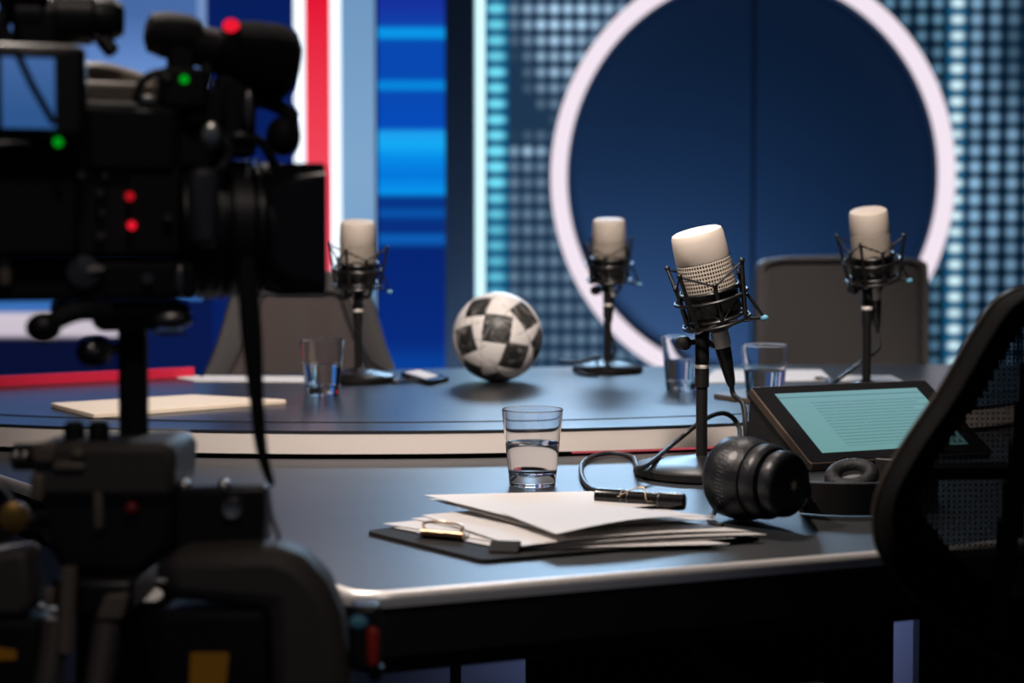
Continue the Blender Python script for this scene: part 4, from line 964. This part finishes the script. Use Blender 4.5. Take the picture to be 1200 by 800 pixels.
# tripod and its fluid head
YT = 1.10; ST = FPX / YT
def Tp(x, y, off=0.0): return Vector((wx(x, YT), YT + off, CH - (y - 278) / ST))
def tb(bm, x0, x1, y0, y1, o0, o1):
    a = Tp(x0, y1, o0); c_ = Tp(x1, y0, o1); box(bm, (a + c_) / 2, (c_.x - a.x, c_.y - a.y, c_.z - a.z))
tp0 = Tp(147, 500); tr = thing('camera_tripod', 'dark camera tripod with a khaki head and yellow stickers, under the video camera', 'tripod', (tp0.x, YT + .02, 0))
b = BM(); cyl(b, Tp(147, 387, .02), Tp(147, 520, .02), .0104, None, 24); obj('column', b, m_black2, tr, True)
b = BM(); poly_ = [(56, 513), (206, 513), (214, 530), (210, 578), (50, 578), (48, 525)]
def slabxz(bm, pts_, o0, o1):
    f = [bm.verts.new(Tp(x, y, o0)) for x, y in pts_]; k = [bm.verts.new(Tp(x, y, o1)) for x, y in pts_]
    bm.faces.new(f); bm.faces.new(k[::-1]); n = len(pts_)
    for i in range(n): j = (i + 1) % n; bm.faces.new((f[i], k[i], k[j], f[j]))
slabxz(b, poly_, -.03, .05); head = obj('fluid_head', b, m_khaki, tr, True, bevel=.006)
b = BM(); slabxz(b, [(52, 545), (212, 545), (208, 640), (170, 672), (80, 672), (50, 620)], -.022, .045); obj('head_housing', b, m_black, tr, True, bevel=.008)
b = BM(); tb(b, 52, 78, 512, 536, -.036, -.028); tb(b, 96, 112, 518, 532, -.036, -.028); tb(b, 74, 112, 534, 546, -.034, -.028); tb(b, 48, 64, 548, 580, -.034, -.022); tb(b, 118, 130, 560, 615, -.03, -.02); obj('head_plate', b, m_tan, head, True, bevel=.003)
b = BM()
for x_, y_ in ((90, 512), (118, 512)): lathe(b, [(.007, 0), (.0075, .014), (.005, .018)], Tp(x_, y_ + 10, -.01), (0, 0, 1), 16)
obj('head_knob', b, m_black2, head, True)
b = BM(); lathe(b, [(.006, 0), (.0095, .002), (.0095, .016), (.006, .018)], Tp(14, 535, -.005), (1, 0, 0), 18); cyl(b, Tp(36, 535, -.005), Tp(56, 535, -.005), .004, None, 10); lk = obj('pan_lock', b, m_black, tr, True)
b = BM(); sph(b, Tp(22, 532, -.014), .0032, seg=10); sph(b, Tp(33, 532, -.014), .0032, seg=10); obj('bright_screw', b, m_steel, lk, True)
b = BM(); slabxz(b, [(205, 570), (316, 566), (318, 640), (205, 645)], -.015, .0); side = obj('side_bracket', b, m_black, tr, True, bevel=.004)
b = BM(); lathe(b, [(.0065, -.004), (.0078, 0), (.0078, .004), (.0062, .006), (.003, .005), (.003, .002)], Tp(276, 592, -.016), (0, -1, 0), 20); sph(b, Tp(264, 568, -.012), .005, seg=12); sph(b, Tp(218, 568, -.012), .005, seg=12); obj('bolt', b, m_steel, side, True, label='bright steel bolts')
b = BM(); tube(b, [Tp(316, 568, -.016), Tp(320, 600, -.017), Tp(330, 628, -.018)], .0016, 8); tube(b, [Tp(316, 568, -.016), Tp(316, 600, -.017), Tp(314, 630, -.018)], .0018, 8); obj('safety_wire', b, m_steel, side, True)
b = BM(); sph(b, Tp(162, 590, -.026), .005, seg=12); obj('red_button', b, principled('dark_red_button', (0.22, 0.008, 0.012), 0.4), tr, True, label='small dark red button')
b = BM(); tube(b, catmull([Tp(-8, 556, -.02), Tp(10, 566, -.02), Tp(22, 584, -.02), Tp(20, 606, -.02)], 6), .003, 8); obj('handle_wire', b, m_steel, tr, True)
b = BM(); lathe(b, [(.005, -.010), (.010, -.008), (.011, 0), (.010, .007), (.005, .009)], Tp(28, 598, -.03), (.3, -1, .1), 18); obj('gold_knob', b, m_gold, tr, True, label='gold knob')
b = BM(); tube(b, catmull([Tp(-30, 640, -.03), Tp(10, 622, -.034), Tp(40, 604, -.03), Tp(60, 600, -.02)], 6), .005, 8); obj('pan_bar', b, m_black, tr, True)
# shoulders of the tripod
def housing(pts_, o0, o1, mat, lab=None, bev=.012):
    b_ = BM(); slabxz(b_, pts_, o0, o1); return obj('leg_housing', b_, mat, tr, True, bevel=bev, label=lab)
housing([(205, 634), (330, 628), (362, 640), (388, 668), (404, 704), (416, 810), (424, 960), (330, 960), (322, 700), (205, 690)], -.05, .0, m_khaki, 'dark khaki rounded housing')
housing([(-20, 640), (50, 630), (56, 700), (40, 712), (-20, 706)], -.045, -.01, m_khaki, 'dark khaki rounded housing')
b = BM(); slabxz(b, [(70, 668), (170, 668), (164, 712), (80, 712)], -.04, .04); obj('bowl_clamp', b, m_black, tr, True, bevel=.005)
b = BM(); slabxz(b, [(140, 682), (166, 680), (160, 710), (128, 710)], -.05, -.041); obj('clamp_plate', b, m_tan, tr, True, bevel=.002)
b = BM(); tb(b, 70, 82, 674, 696, -.05, -.041); obj('clamp_plate', b, m_tan, tr, True, bevel=.002)
b = BM(); cyl(b, Tp(101, 650, -.05), Tp(95, 745, -.05), .0055, .0058, 16); tie = obj('tie_down', b, m_tan, tr, True, label='pale tie-down rod')
b = BM(); slabxz(b, [(56, 706), (208, 706), (214, 960), (46, 960)], .062, .075); obj('dark_backing', b, m_black2, tr, True, bevel=.004)  # added dark slab, blanks out the lit base panel behind the legs
# legs: twin tubes each down to the floor
ftop = Tp(122, 700, .0)
for k, (dx, dy) in enumerate(((-.30, -.10), (.02, .36), (-.06, -.34))):
    b = BM(); foot = Vector((ftop.x + dx, ftop.y + dy, 0.0)); top_ = Vector((ftop.x + dx * .12, ftop.y + dy * .12, ftop.z - .01)); w = (foot - top_).cross(Vector((0, 0, 1))).normalized()
    mid = top_.lerp(foot, .5)
    for sg in (-1, 1): cyl(b, top_ + w * .018 * sg, mid + w * .018 * sg, .009, None, 14)
    box(b, mid, (.06, .03, .04)); cyl(b, mid, foot + Vector((0, 0, .012)), .010, None, 14); lg = obj('leg', b, m_khaki, tr, True)
    b = BM(); lathe(b, [(.022, 0), (.022, .010), (.012, .026)], foot, (0, 0, 1), 16); obj('rubber_foot', b, m_black2, lg, True)
b = BM(); slabxz(b, [(238, 746), (281, 746), (277, 783), (236, 783)], -.0535, -.0515)
b2 = BM(); slabxz(b2, [(200, 700), (322, 700), (322, 900), (190, 900)], -.051, -.01); lb_ = obj('leg_lock', b2, m_black2, tr, True, bevel=.005)
obj('sticker', b, m_yellow, lb_, True, smooth=False, label='yellow square sticker')
b2 = BM(); slabxz(b2, [(-20, 712), (62, 712), (58, 900), (-20, 900)], -.045, -.01); lb2 = obj('leg_lock', b2, m_black2, tr, True, bevel=.005)
b = BM(); slabxz(b, [(11, 742), (38, 746), (38, 756), (12, 757)], -.0475, -.0455); obj('sticker', b, m_yellow, lb2, True, smooth=False, label='yellow strip sticker')
# cable plugs hung at the housing
b = BM(); tb(b, 412, 448, 700, 776, -.035, -.012); pl = obj('plug_box', b, m_black, tr, True, bevel=.004)
b = BM(); tb(b, 434, 448, 722, 768, -.042, -.0355); obj('plug', b, m_red, pl, True, bevel=.003, label='red plug')
b = BM(); sph(b, Tp(424, 718, -.036), .0055, (1.2, .6, .9), 14); obj('cap', b, m_blueglint, pl, True, label='pale blue cap')
b = BM(); cyl(b, Tp(441, 774, -.024), Tp(441, 790, -.024), .006, .004, 12); obj('strain_relief', b, m_rubber, pl, True)
